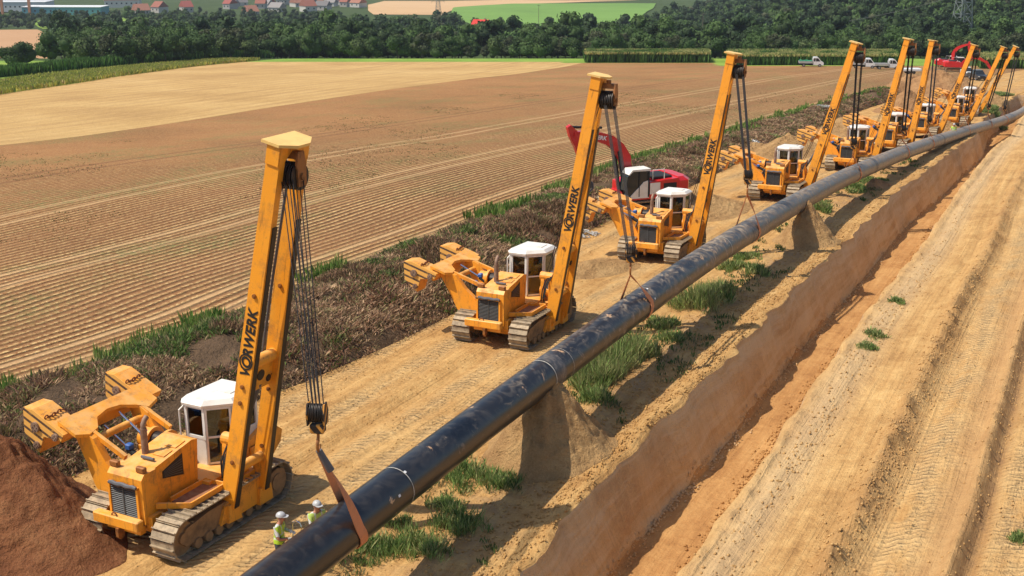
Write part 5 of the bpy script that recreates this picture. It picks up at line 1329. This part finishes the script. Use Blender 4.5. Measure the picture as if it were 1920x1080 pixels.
def stones(name, n, fn, label, mat, smin, smax):
    P, S = [], []
    for _ in range(n):
        x, y, s = fn(); P.append((x, y, 0)); S.append(s * rng.uniform(smin, smax))
    P = np.array(P); P[:, 2] = ground(P[:, 0], P[:, 1]); S = np.array(S)
    ico = np.array([(0, 0, 1), (1, 0, 0), (0, 1, 0), (-1, 0, 0), (0, -1, 0), (0, 0, -1), (.7, .7, .3), (-.6, .6, -.3)], float); fi = np.array([(0, 1, 6), (0, 6, 2), (1, 2, 6), (0, 2, 3), (0, 3, 4), (0, 4, 1), (5, 2, 1), (5, 3, 2), (5, 4, 3), (5, 1, 4)])
    jit = rng.uniform(.55, 1.25, (n, 8, 3)); Vv = ico[None] * jit * S[:, None, None] + P[:, None, :]; Vv[:, :, 2] += S[:, None] * .25
    Fc = (fi[None] + (np.arange(n) * 8)[:, None, None]).reshape(-1, 3)
    o = meshnp(name, Vv.reshape(-1, 3), Fc, mat, uv=np.zeros((n * 8, 2))); tag(o, label, 'stones', kind='stuff'); return o
def f_lip():
    y = 28 + rng.gamma(1.6, 16); y = min(y, 150); return float(fTL(y)) - abs(rng.normal(0, 1.6)) - .05, y, 1
def f_rid():
    y = 28 + rng.gamma(1.5, 16); y = min(y, 120); c = rng.choice([1.0, 3.5, 3.7, 6.6, 9.6, 10.5], p=[.2, .3, .15, .1, .15, .1]); return float(fTR(y)) + (c + rng.normal(0, .35)) / .89, y, 1
def f_road():
    y = 28 + rng.gamma(1.6, 18); y = min(y, 150); return float(fKr(y)) + rng.uniform(0, 1) ** 1.6 * float(fTL(y) - fKr(y)), y, 1
stones('clods', 5000, f_lip, 'loose clods strewn between the pipe and the trench', M_strip, .015, .065)
stones('clods', 4500, f_rid, 'clods in ridges on the sand right of the trench', M_right, .012, .06)
def f_floor():
    y = 28 + rng.gamma(1.6, 18); y = min(y, 150); return float(fTR(y)) - 1.15 - abs(rng.normal(0, .3)), y, 1
def f_foot():
    y = 28 + rng.gamma(1.6, 18); y = min(y, 150); return float(fTL(y)) + .85 + abs(rng.normal(0, .22)), y, 1
stones('clods', 1300, f_foot, 'clods fallen to the foot of the tall trench wall', M_wall, .02, .08)
stones('clods', 2500, f_floor, 'clods fallen along the right side of the trench floor', M_floor, .02, .08)
stones('clods', 3500, f_road, 'small clods strewn over the dirt road under the machines', M_strip, .012, .04)

# ------------------------------------------------------------------ far buildings and pylons
def house(px, Y, wx, wy, hh, rz, roofc, label, wallc=(.62, .60, .55), cat='house', flat=False, name='house', dz=0.0):
    p = atY(px, Y); z = gz(p.x, p.y) + dz; r = empty(name, (p.x, p.y, z), rz, label, cat, 'houses of the distant town' if name == 'town_house' else None)
    MB().box((0, 0, hh / 2), (wx, wy, hh)).build('wall', plain(f'render_{wallc}', wallc, .9), r)
    rm = plain(f'roof_{roofc}', roofc, .85)
    if flat: MB().box((0, 0, hh + .25), (wx + .6, wy + .6, .5)).build('roof', rm, r)
    else:
        rh = wy * .40; ro = MB().prism([(-wy / 2 - .5, hh - .2), (wy / 2 + .5, hh - .2), (0, hh + rh)], 'x', -wx / 2 - .4, wx / 2 + .4).build('roof', rm, r)
        MB().box((wx * .2, wy * .15, hh + rh * .9), (.8, .8, 1.4)).build('chimney', plain('chimney', (.3, .2, .16), .9), ro)
    wm = plain('far_window', (.04, .05, .06), .2)
    for k in range(max(2, int(wx / 4))):
        x = -wx / 2 + wx * (k + .5) / max(2, int(wx / 4)); MB().box((x, -wy / 2 - .01, hh * .55), (1.4, .06, 1.3)).build('window', wm, r)
    return r
rr = random.Random(5)
PXS = [265, 300, 350, 432, 436, 452, 470, 490, 500, 505, 520, 530, 540, 560, 578, 584, 592, 606, 621, 635, 648, 655, 672]
PLACE = ['leftmost', 'second', 'third', 'fourth', 'fifth', 'sixth', 'seventh', 'eighth', 'ninth', 'tenth', 'eleventh', 'twelfth', '13th', '14th', '15th', '16th', '17th', '18th', '19th', '20th', '21st', '22nd', '23rd']
roofs = [((.28, .10, .065), 'red'), ((.32, .14, .09), 'orange'), ((.16, .15, .15), 'grey'), ((.26, .24, .23), 'light grey'), ((.30, .08, .06), 'dark red')]
for k, (px, Y) in enumerate([(578, 1260), (592, 1330), (606, 1230), (621, 1290), (635, 1210), (648, 1330), (560, 1340), (540, 1370), (520, 1330), (505, 1380), (490, 1300), (470, 1360), (452, 1330), (436, 1390), (350, 1340), (300, 1350), (265, 1390), (530, 1240), (500, 1220), (432, 1250), (655, 1230), (672, 1370), (584, 1190)]):
    rc, rn = roofs[k % 5]; wx = rr.uniform(7, 13)
    house(px, 1060 + (Y * 37 + px * 13) % 260, wx, rr.uniform(9, 13), rr.uniform(3.5, 5.5), rr.uniform(-.7, .7), rc, f'town house with {rn} gable roof among trees, {PLACE[PXS.index(px)]} from the left', (.42, .40, .37) if k % 3 else (.52, .50, .46), name='town_house', dz=-.5 + 1.5 * rr.random())
house(232, 1150, 30, 14, 7, .1, (.34, .09, .05), 'long red roofed block on the left edge of the town', name='town_house', dz=3.0)
h = house(125, 1010, 62, 20, 6, -.03, (.66, .68, .70), 'long low white hall with flat pale roof and blue green glass front', (.10, .30, .36), 'hall', True, 'factory_hall', dz=2)
h2 = house(30, 1120, 60, 24, 8, .02, (.62, .64, .66), 'white flat roofed works hall at the far left edge', (.55, .56, .58), 'hall', True, 'factory_hall', dz=1)
for px, lab in ((6, 'slim orange tower at the far left corner'), (57, 'slim orange tower between the two white halls')):
    p = atY(px, 1000); t = MB().box((0, 0, 9), (1.8, 1.8, 18)).box((0, 0, 18.5), (2.6, 2.6, 1.0)).build('orange_tower', plain('orange_tower', (.62, .25, .12), .8)); t.location = (p.x, p.y, gz(p.x, p.y)); tag(t, lab, 'tower')
KN = atY(903, 600)
p = Vector((KN.x, KN.y, gz(KN.x, KN.y)))
h = house(903, 600, 7.5, 6.0, 3.6, -.45, (.55, .035, .025), 'small white house with bright red roof standing among the trees', (.75, .74, .72), dz=9.5)
MB().box((0, 0, -5.5), (9, 8, 11)).build('basement', plain('stone_base', (.12, .12, .10), .9), h)
P_steel = plain('galvanised_steel', (.30, .33, .31), .5, .6)
def pylon(px, Y, hh, wb, label, arms=3):
    p = atY(px, Y); z = gz(p.x, p.y); mb = MB(); r_ = .10 * hh / 30
    def cor(t): w_ = wb / 2 * (1 - .82 * t); return [Vector((sx * w_, sy * w_, hh * t)) for sx, sy in ((-1, -1), (1, -1), (1, 1), (-1, 1))]
    N = 11
    for i in range(N):
        a, b = cor(i / N), cor((i + 1) / N)
        for k in range(4):
            mb.cyl(a[k], b[k], r_ * 1.2, 4); mb.cyl(a[k], b[(k + 1) % 4], r_ * .7, 4); mb.cyl(a[(k + 1) % 4], b[k], r_ * .7, 4); mb.cyl(b[k], b[(k + 1) % 4], r_ * .7, 4)
    o = mb.build('pylon', P_steel); o.location = (p.x, p.y, z - .5); o.rotation_euler = (0, 0, .3); tag(o, label, 'pylon')
    for j in range(arms):
        zz = hh * (.68 + .12 * j); ab = MB(); L_ = hh * (.20 - .04 * j)
        for s in (-1, 1): ab.cyl((0, 0, zz), (s * L_, 0, zz), r_, 4).cyl((0, 0, zz + 1.4), (s * L_, 0, zz), r_, 4).cyl((s * L_, 0, zz), (s * L_, 0, zz - 1.2), r_ * .8, 4)
        ab.build('cross_arm', P_steel, o)
    return o
py1 = pylon(1797, 430, 42, 6.0, 'tall steel lattice pylon behind the distant excavators')
py2 = pylon(822, 900, 24, 5, 'small lattice pylon among the trees before the tan field')
P_wood = plain('weathered_wood', (.14, .11, .09), .9)
def pole(px, Y, hh, label):
    p = atY(px, Y); z = gz(p.x, p.y); o = MB().cyl((0, 0, 0), (0, 0, hh), .18, 8, .12).build('utility_pole', P_wood); o.location = (p.x, p.y, z)
    MB().box((0, 0, hh - .6), (2.4, .16, .16)).build('cross_arm', P_wood, o); tag(o, label, 'utility pole'); return Vector((p.x, p.y, z + hh - .5))
a = pole(1315, 470, 17, 'wooden power pole among the trees above the left end of the corn')
b = pole(1528, 640, 24, 'far wooden power pole on the wooded slope')
c = pole(1010, 900, 14, 'thin wooden pole in front of the green field')
def wire(a, b, sag, label):
    pts = [a.lerp(b, t / 24) - Vector((0, 0, 4 * sag * (t / 24) * (1 - t / 24))) for t in range(25)]
    tag(MB().tube(pts, .035, 5).build('power_line', P_grey), label, 'power line')
wire(a, b, 3, 'upper power line between the two wooden poles on the slope')
wire(b, Vector((190, 560, 18)), 6, 'power line running right from the far wooden pole over the wood')
wire(a + Vector((0, 0, -6)), Vector((py1.location.x, py1.location.y, py1.location.z + 22)), 4, 'lower power line from the near wooden pole to the steel pylon')

# rubbish at the foot of the bank
def junk(px, py, label, seed, sz=.6, mat=None):
    p = at(px, py); q = random.Random(seed); mb = MB()
    for k in range(9):
        a0 = q.uniform(0, 6.3); pts = []
        for j in range(8): a0 += q.uniform(-.9, .9); pts.append(Vector((sz * math.cos(a0) * q.uniform(.4, 1), sz * math.sin(a0) * q.uniform(.4, 1), q.uniform(.02, .25))))
        mb.tube(pts, .03, 5)
    o = mb.build('cable_heap', mat or P_alu); o.location = (p.x, p.y, gz(p.x, p.y)); tag(o, label, 'cable heap')
junk(1098, 442, 'tangle of grey cables on the sand below the second boom', 1, .9)
junk(1405, 282, 'tangle of pale cables at the foot of the bank behind the fourth pipelayer', 2, 1.0)
junk(1540, 218, 'pale scrap lying on the bank left of the fifth boom', 3, 1.2)
# ------------------------------------------------------------------ vegetation
def stuff(name, v, f, c, mat, label, cat):
    o = meshnp(name, v, f, mat, col=c); tag(o, label, cat, kind='stuff'); return o
def samp(n, ya, yb, gam=1.0):       # distances, denser towards the camera
    u = rng.uniform(0, 1, n); return ya * (yb / ya) ** (u ** gam)
# bank: dead brown stalks and green weeds
PAL_B = [(.34, .19, .11), (.24, .13, .09), (.46, .31, .18), (.24, .18, .09), (.11, .15, .04), (.15, .20, .05), (.30, .26, .12), (.14, .085, .06)]
PW_B = [.22, .18, .12, .12, .13, .08, .07, .08]
n = 34000; y = samp(n, 30, 215, .9); t = rng.uniform(-.06, 1.0, n); x = fK0(y) + (fKr(y) - fK0(y)) * t
x_ok = (np.abs(pxof(x, y) - 960) < 1100); x, y, t = x[x_ok], y[x_ok], t[x_ok]
P = np.stack([x, y, ground(x, y) - .03], 1)
clump = fbm(x / 1.8, y / 1.8, 3, 70)
h_ = .14 + .42 * np.clip(clump + .35, 0, 1) ** 1.3; h_ = h_ * (1 - .5 * np.clip((t - .85) / .15, 0, 1))
gr = (fbm(x / 2.6, y / 2.6, 3, 77) + (y - 60) * -.0008 + (.25 - t) * .12 > .12)
bare = fbm(x / 1.3, y / 2.2, 4, 171) > .13; gr &= ~bare; z1 = fbm(x / 2.0, y / 3.5, 4, 177)
ga = ~gr & ~bare & (z1 > .05); gb = ~gr & ~bare & (z1 <= .05) & (z1 > -.16); gc = ~gr & ~bare & (z1 <= -.16)
v1 = join([tufts(P[ga], h_[ga] * .8, 11, .03 + y[ga] * .0005, .34, [(.50, .34, .20), (.42, .27, .17), (.34, .20, .12), (.26, .22, .10)], None, 2.0),
           tufts(P[gb], h_[gb], 11, .035 + y[gb] * .0005, .34, PAL_B, PW_B, 1.7),
           tufts(P[gc], h_[gc] * 1.5, 13, .035 + y[gc] * .0005, .38, [(.24, .14, .08), (.19, .11, .065), (.15, .13, .05), (.30, .19, .11)], None, 1.1)])
v2 = tufts(P[gr], h_[gr] * 1.1, 10, .04 + y[gr] * .0005, .28, [(.09, .16, .04), (.14, .22, .05), (.21, .25, .09), (.28, .21, .11)], None, 1.1)
v_, f_, c_ = join([v1, v2]); stuff('weeds', v_, f_, c_, M_weed, 'dead brown stalks and green weeds covering the long soil bank', 'weeds')
# green fringe between the field and the bank
n = 4200; y = samp(n, 36, 200, .8); x = fK0(y) + rng.normal(.1, .55, n) * (1 + y / 120); m = fbm(x / 3.5, y / 7, 3, 81) > -.02; x, y = x[m], y[m]
P = np.stack([x, y, ground(x, y) - .03], 1); hh = .45 + .5 * np.clip(fbm(x / 1.2, y / 2, 2, 83) + .4, 0, 1)
v_, f_, c_ = tufts(P, hh, 12, .045 + y * .0006, .25, [(.10, .19, .03), (.15, .26, .05), (.21, .30, .07), (.30, .30, .10)], None, .45)
stuff('tall_grass', v_, f_, c_, M_weed, 'green grass fringe along the field side of the bank', 'grass')
# weeds growing as clumps under and beside the pipe
GP = [(.11, .18, .045), (.17, .26, .07), (.25, .33, .10), (.36, .36, .15)]
spots = [(870, 893, .8, .5, 'leafy clump under the pipe left of the first earth pillar'), (932, 910, .55, .5, 'dark clump in the pipe shade in front of the first earth pillar'), (852, 990, .7, .6, 'dark round bush in the shade right of the orange sling'),
         (748, 1022, .9, .5, 'dark spreading bush at the bottom edge below the orange sling'), (808, 1045, .5, .4, 'small dark tuft at the bottom edge right of the spreading bush'), (835, 950, .5, .3, 'small pale green tuft between the dark bushes'), (690, 1035, .6, .4, 'green tuft hard against the lower end of the sling'),
         (1115, 715, 1.0, 1.1, 'tall bright weeds beside the top of the first earth pillar'), (1150, 690, .9, 1.1, 'tall pale weeds next to the upper pipe seam'), (1190, 665, .9, 1.0, 'tall green weeds halfway between the first two earth pillars'), (1120, 755, .5, .6, 'dark green clump at the foot of the first earth pillar'),
         (1305, 578, 1.0, 1.1, 'big upright weed bush below the second sling'), (1340, 560, .9, .9, 'upright weed bush to the right below the second sling'), (1258, 640, .5, .4, 'small dark clump left of the big weed bush'), (1245, 612, .6, .5, 'light tuft left below the big weed bush'),
         (1372, 505, .7, .5, 'weed patch below the pale pipe seam'), (1420, 515, .5, .6, 'dark weed clump near the trench shade below the seam'), (1400, 485, .7, .4, 'low weed patch right of the pale seam'), (1540, 398, .6, .7, 'weed clump right behind the second earth pillar'),
         (1595, 355, 1.3, .5, 'grass patch right of the second earth pillar along the pipe'), (1625, 340, 1.2, .5, 'grass patch below the fourth sling'), (1640, 632, .35, .3, 'small weed on the sand right of the trench'), (1625, 655, .3, .25, 'tiny weed right of the trench, nearer the camera'),
         (1680, 568, .3, .25, 'tiny weed farther up the sand right of the trench'), (1918, 1004, .3, .25, 'green weed at the right edge of the photo'), (1705, 235, 1.6, .7, 'green bush patch beside a rear pipelayer'), (1845, 208, 2.6, .9, 'green bushes on the heap beside the far trench end'), (1862, 180, 2.2, .7, 'pale green bushes beyond the far trench end')]
for k, (px, py, r_, hh, lab) in enumerate(spots):
    p = at(px, py); nn = int(42 * r_ * r_) + 14; a = rng.uniform(0, 2 * PI, nn); q = r_ * np.sqrt(rng.uniform(0, 1, nn)) * (1 + .35 * np.sin(a * 3 + k))
    x = q * np.cos(a); yy = q * np.sin(a) * 1.25; zz = ground(p.x + x, p.y + yy) - p.z - .03
    v_, f_, c_ = tufts(np.stack([np.append(x, np.linspace(-r_, r_, 12) * .9), np.append(yy, np.zeros(12)), np.append(zz, ground(p.x + np.linspace(-r_, r_, 12) * .9, np.full(12, p.y)) - p.z - .03)], 1), hh * (1.1 - .6 * np.append(q, np.full(12, r_)) / r_ / 1.3), 20, .018 + p.y * .00042, .18, GP if hh < .95 else GP[1:] + [(.24, .25, .10)], None, .95)
    o = meshnp('weed_clump', v_, f_, M_weed, col=c_); o.location = p; tag(o, lab, 'weeds', 'weed clumps between pipe and trench')
# low scattered grass on the strip by the pipe
n = 2600; y = samp(n, 27, 120, .9); x = fTL(y) - rng.uniform(1.2, 5.2, n); m = fbm(x / 1.6, y / 3, 3, 91) > .06; x, y = x[m], y[m]
P = np.stack([x, y, ground(x, y) - .02], 1); v_, f_, c_ = tufts(P, .22, 8, .03 + y * .0005, .18, [(.07, .13, .03), (.12, .17, .05), (.22, .20, .09)], None, .7)
stuff('low_grass', v_, f_, c_, M_weed, 'sparse low grass between the pipe and the trench', 'grass')
# stubble and green specks in the ploughed field
n = 9000; y = samp(n, 50, 200, 1.0); x = fK0(y) - rng.uniform(2, 60, n) ** 1.0; m = (fbm(x / 9, y / 14, 3, 95) > .08) & (x > fK2(y)); x, y = x[m], y[m]
P = np.stack([x, y, ground(x, y) - .02], 1); v_, f_, c_ = tufts(P, .07, 6, .04 + y * .0006, .55, [(.10, .14, .04), (.16, .17, .07), (.12, .10, .05)], None, .8)
stuff('volunteer_weeds', v_, f_, c_, M_weed, 'faint green weed specks in the ploughed field', 'weeds')
# yellow green verge left of the stubble
n = 9000; y = rng.uniform(150, 330, n); x = fK3(y) - rng.uniform(0, 1, n) ** 1.2 * np.interp(y, [150, 200, 260, 330], [14, 15, 13, 10])
P = np.stack([x, y, ground(x, y)], 1)
v_, f_, c_ = tufts(P, .9, 8, .22, .9, [(.38, .40, .08), (.52, .48, .09), (.28, .33, .07), (.42, .33, .15), (.16, .24, .05)], [.3, .25, .2, .15, .1], .5)
stuff('flowering_verge', v_, f_, c_, M_weed, 'yellow green flowering weeds along the left edge of the stubble field', 'weeds')
# maize
def maize(name, region, n, hh, label, tassel=True):
    x, y = region(n); P = np.stack([x, y, ground(x, y) - .1], 1)
    a = tufts(P, hh * (.8 + .35 * vn(P[:, 0] / 3, P[:, 1] / 3, 5)), 5, .34, .35, [(.07, .15, .03), (.11, .22, .045), (.14, .26, .06), (.04, .08, .02)], None, .28)
    parts_ = [a]
    if tassel:
        P2 = P + np.array([0, 0, hh * .78]); parts_.append(tufts(P2, hh * .26, 5, .30, .45, [(.44, .42, .14), (.52, .44, .18), (.28, .34, .10)], None, .5))
    v_, f_, c_ = join(parts_); stuff(name, v_, f_, c_, M_corn, label, 'maize')
def blockf(x0, x1, y0, y1, rnd_=1.5):
    def f(n):
        y = rng.uniform(y0, y1, n) ; y = y0 + (y - y0) * rng.uniform(.25, 1, n)
        xa = x0 + 2.5 * sst(0, 1, (y - y0) / 8) * 0; x = rng.uniform(x0, x1, n) * (y / y0) ** .9; return x, y
    return f
maize('maize_field', blockf(18.5, 49.5, 318, 352), 9000, 2.7, 'left block of tall maize with tan tassels at the far field edge')
maize('maize_field', blockf(52.5, 93, 306, 348), 12000, 2.7, 'long block of tall maize behind the white trucks')
maize('maize_field', blockf(106, 150, 286, 330), 7000, 2.6, 'maize at the right edge behind the bright sand')
def hedge(n):
    y = rng.uniform(205, 350, n); c = np.interp(y, [205, 242, 290, 320, 350], [-102, -98, -95, -90, -66]); return c - rng.uniform(0, 6, n) * np.interp(y, [205, 350], [1, .6]), y
maize('maize_strip', hedge, 9000, 2.2, 'narrow curved strip of dark green maize at the left', False)

# trees
def lobes(seed, H, W, nl):
    q = random.Random(seed); L_ = []
    for k in range(nl):
        a = q.uniform(0, 6.28); r = W * .30 * math.sqrt(q.uniform(0, 1)); z = H * q.uniform(.30, .82); L_.append((r * math.cos(a), r * math.sin(a), z, q.uniform(.24, .42) * W * (1.15 - .4 * z / H)))
    L_.append((0, 0, H * .80, W * .26)); return L_
def crown(seed, H, W, nl, nleaf, leaf, pal, core=True):
    g = np.random.default_rng(seed); L_ = lobes(seed, H, W, nl); V_, F_, C_ = [], [], []; off = 0
    pal = np.array(pal) * .82
    for (x, y, z, r) in L_:
        tint = pal[g.integers(len(pal))] * g.uniform(.7, 1.25)
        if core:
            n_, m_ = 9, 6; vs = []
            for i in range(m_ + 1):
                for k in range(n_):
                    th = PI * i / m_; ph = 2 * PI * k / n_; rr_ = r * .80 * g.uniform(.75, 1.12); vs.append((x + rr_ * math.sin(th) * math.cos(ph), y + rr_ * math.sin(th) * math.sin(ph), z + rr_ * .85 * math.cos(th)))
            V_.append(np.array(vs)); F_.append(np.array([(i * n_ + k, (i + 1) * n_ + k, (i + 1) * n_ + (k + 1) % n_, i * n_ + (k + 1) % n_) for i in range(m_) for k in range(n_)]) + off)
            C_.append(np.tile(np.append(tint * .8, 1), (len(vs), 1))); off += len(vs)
        k = max(8, int(nleaf / len(L_)))
        d = g.normal(size=(k, 3)); d /= np.linalg.norm(d, axis=1)[:, None]; d[:, 2] = np.where(d[:, 2] < -.3, -d[:, 2], d[:, 2])
        c = np.array([x, y, z]) + d * (r * g.uniform(.72, 1.12, k))[:, None] * np.array([1, 1, .88])
        u = g.normal(size=(k, 3)); u -= d * (u * d).sum(1)[:, None] * .6; u /= np.linalg.norm(u, axis=1)[:, None]; w_ = np.cross(u, d + g.normal(size=(k, 3)) * .5); w_ /= np.linalg.norm(w_, axis=1)[:, None]
        s = leaf * g.uniform(.5, 1.3, k)[:, None]
        q = np.stack([c - u * s * .5, c + w_ * s * .35, c + u * s * .5, c - w_ * s * .35], 1).reshape(-1, 3)
        V_.append(q); F_.append(np.arange(k * 4).reshape(-1, 4) + off); off += k * 4
        cc = tint[None] * g.uniform(.6, 1.5, (k, 1)); C_.append(np.repeat(np.concatenate([cc, np.ones((k, 1))], 1), 4, 0))
    return np.concatenate(V_), np.concatenate(F_), np.concatenate(C_)
PALS = [[(.055, .105, .028), (.07, .125, .032), (.05, .09, .028)], [(.075, .14, .035), (.095, .165, .045), (.065, .115, .03)], [(.042, .08, .03), (.055, .10, .034), (.04, .075, .026)], [(.11, .16, .05), (.13, .175, .06), (.09, .14, .045)], [(.09, .11, .05), (.11, .125, .06), (.08, .105, .05)]]
P_bark = plain('bark', (.07, .055, .04), .95)
def trunk(H):
    mb = MB().tube([(0, 0, -.5), (.05, 0, H * .2), (-.05, .08, H * .45), (.05, 0, H * .7)], [.028 * H, .022 * H, .016 * H, .008 * H], 7)
    for a in (.3, 2.2, 4.2): mb.tube([(0, 0, H * .28), (math.cos(a) * H * .14, math.sin(a) * H * .14, H * .5), (math.cos(a) * H * .2, math.sin(a) * H * .2, H * .66)], [.013 * H, .009 * H, .004 * H], 5)
    return mb
KIND = [('dark broad tree', 10.5, 9.5, 9, 0), ('mid green rounded tree', 9, 8.5, 8, 1), ('very dark tall tree', 12.5, 8, 9, 2), ('light green bushy tree', 7, 7, 7, 3), ('grey green thin tree', 9, 7, 8, 4), ('dark low spreading tree', 7.5, 9, 8, 0), ('tall mid green tree', 12, 9, 10, 1)]
CR, TK = [], []
for k, (nm, H, W, nl, pi_) in enumerate(KIND):
    v_, f_, c_ = crown(100 + k, H, W, nl, 900, .75, PALS[pi_]); CR.append(meshnp('crown', v_, f_, M_leaf, col=c_, link=False)); TK.append(trunk(H).mesh('trunk', P_bark, True))
LOW = []
for k, (nm, H, W, nl, pi_) in enumerate(KIND):
    LOW.append(crown(300 + k, H, W, 6, 190, 1.35, PALS[pi_]))
TREES = []
def allowed(x, y):
    px = float(pxof(np.array(x), np.array(y))); 
    if px < -60 or px > 1985: return False
    ymax = 1060 if px < 640 else (860 if px < 720 else (880 if px < 860 else (730 if px < 1190 else 940)))
    if px > 1160: ymax = 730 + (px - 1160) * 2.2
    ymin = 362 if px > 700 else (358 if px > 480 else np.interp(px, [-60, 100, 250, 480], [330, 300, 300, 345]))
    if px > 1690: ymin = 372
    if y < ymin or y > ymax: return False
    if px < 112 and 380 < y < 830 and x / y < -.35: return False
    if px < 112 and y < 420: return False
    if px < 690 and y > 800 and rnd.random() < .22: return False
    d = math.hypot(x - KN.x, (y - KN.y)); 
    if d < 9 or (abs(x - KN.x * y / KN.y) < 9 and 430 < y < 600): return False
    if 1290 < px < 1390 and y < 420: return rnd.random() < .25
    return True
cand = []
y = 362.0
yy_ = 300.0
while yy_ < 1100:
    sp_ = 6.2 + (yy_ - 300) * .010
    xx_ = -.46 * yy_
    while xx_ < .46 * yy_:
        x = xx_ + rnd.uniform(-.45, .45) * sp_; y = yy_ + rnd.uniform(-.45, .45) * sp_
        if allowed(x, y): cand.append((x, y))
        xx_ += sp_
    yy_ += sp_ * .95
cand.sort(key=lambda q: q[1])
NI = 280
GROUPN = 'trees of the wood beyond the fields'
near_, far_ = [], []
for q in cand: (near_ if (len(near_) < NI) else far_).append(q)
DESC = {}
for i, (x, y) in enumerate(near_):
    px = float(pxof(np.array(x), np.array(y)))
    k = rnd.choice([0, 0, 1, 1, 2, 3, 4, 5, 6]); s = rnd.uniform(.72, 1.12)
    if 875 < px < 932 and y < 600: s *= .5
    if y < 385: k = rnd.choice([3, 1, 5, 4]); s *= .82
    r = empty('tree', (x, y, gz(x, y)), rnd.uniform(0, 6.28), None, 'tree', GROUPN); r.scale = (s * rnd.uniform(.9, 1.1), s, s * rnd.uniform(.9, 1.12))
    r['label'] = f'{KIND[k][0]} in the front of the wood beyond the fields'
    from_mesh('trunk', TK[k], r); from_mesh('crown', CR[k], r)
for lab, px, y, k, s in (('lone small tree at the edge of the stubble, left of three', 675, 352, 3, .8), ('dark tree with bare foot at the stubble edge, middle of three', 745, 350, 5, .75), ('lone olive tree at the stubble edge, right of three', 791, 350, 4, .8),
                         ('bushy young tree left of the three lone trees', 655, 356, 1, .8), ('small dark bush at the lower left corner of the wood', 16, 300, 5, .55), ('round dark bush beside the left brown field', 46, 305, 0, .55), ('tree at the right end of the left brown field', 95, 320, 1, .8),
                         ('dark bush between the two blocks of maize', 1352, 345, 5, .7), ('single dark tree before the green field', 938, 830, 2, .8), ('small tree right of the single dark tree before the green field', 972, 830, 0, .6)):
    p = atY(px, y); r = empty('tree', (p.x, p.y, gz(p.x, p.y)), rnd.uniform(0, 6), lab, 'tree'); r.scale = (s, s, s); from_mesh('trunk', TK[k], r); from_mesh('crown', CR[k], r)
P0 = np.array(far_); PZ = ground(P0[:, 0], P0[:, 1]); V_, F_, C_ = [], [], []; off = 0
for i, (x, y) in enumerate(far_):
    v, f, c = LOW[rnd.choice([0, 0, 1, 1, 2, 2, 3, 4, 5, 6])]; s = rnd.uniform(.6, 1.2) * (.72 if (780 < y < 980 and x < -50) else (.5 if (y >= 980 and x < -50) else 1)); a = rnd.uniform(0, 6.28); ca, sa = math.cos(a) * s, math.sin(a) * s
    V_.append(np.stack([v[:, 0] * ca - v[:, 1] * sa + x, v[:, 0] * sa + v[:, 1] * ca + y, v[:, 2] * s * rnd.uniform(.9, 1.15) + PZ[i]], 1)); F_.append(f + off); off += len(v); cc = c.copy(); cc[:, :3] *= rnd.uniform(.75, 1.2); C_.append(cc)
stuff('woodland', np.concatenate(V_), np.concatenate(F_), np.concatenate(C_), M_leaf, 'dense dark green wood filling the valley behind the fields', 'wood')
print('trees', len(near_), len(far_))
# ------------------------------------------------------------------ thin summer haze over the whole valley
hm_ = bpy.data.materials.new('haze'); hm_.use_nodes = True; hn = hm_.node_tree; hn.nodes.clear()
pv = hn.nodes.new('ShaderNodeVolumePrincipled'); pv.inputs['Density'].default_value = .0001; pv.inputs['Color'].default_value = (.75, .83, .95, 1); pv.inputs['Anisotropy'].default_value = .2
ho_ = hn.nodes.new('ShaderNodeOutputMaterial'); hn.links.new(pv.outputs[0], ho_.inputs['Volume'])
hz = MB().box((250, 3050, -80), (8400, 6200, 230)).build('haze', hm_); tag(hz, 'faint blue summer haze over the valley', 'haze', kind='stuff')
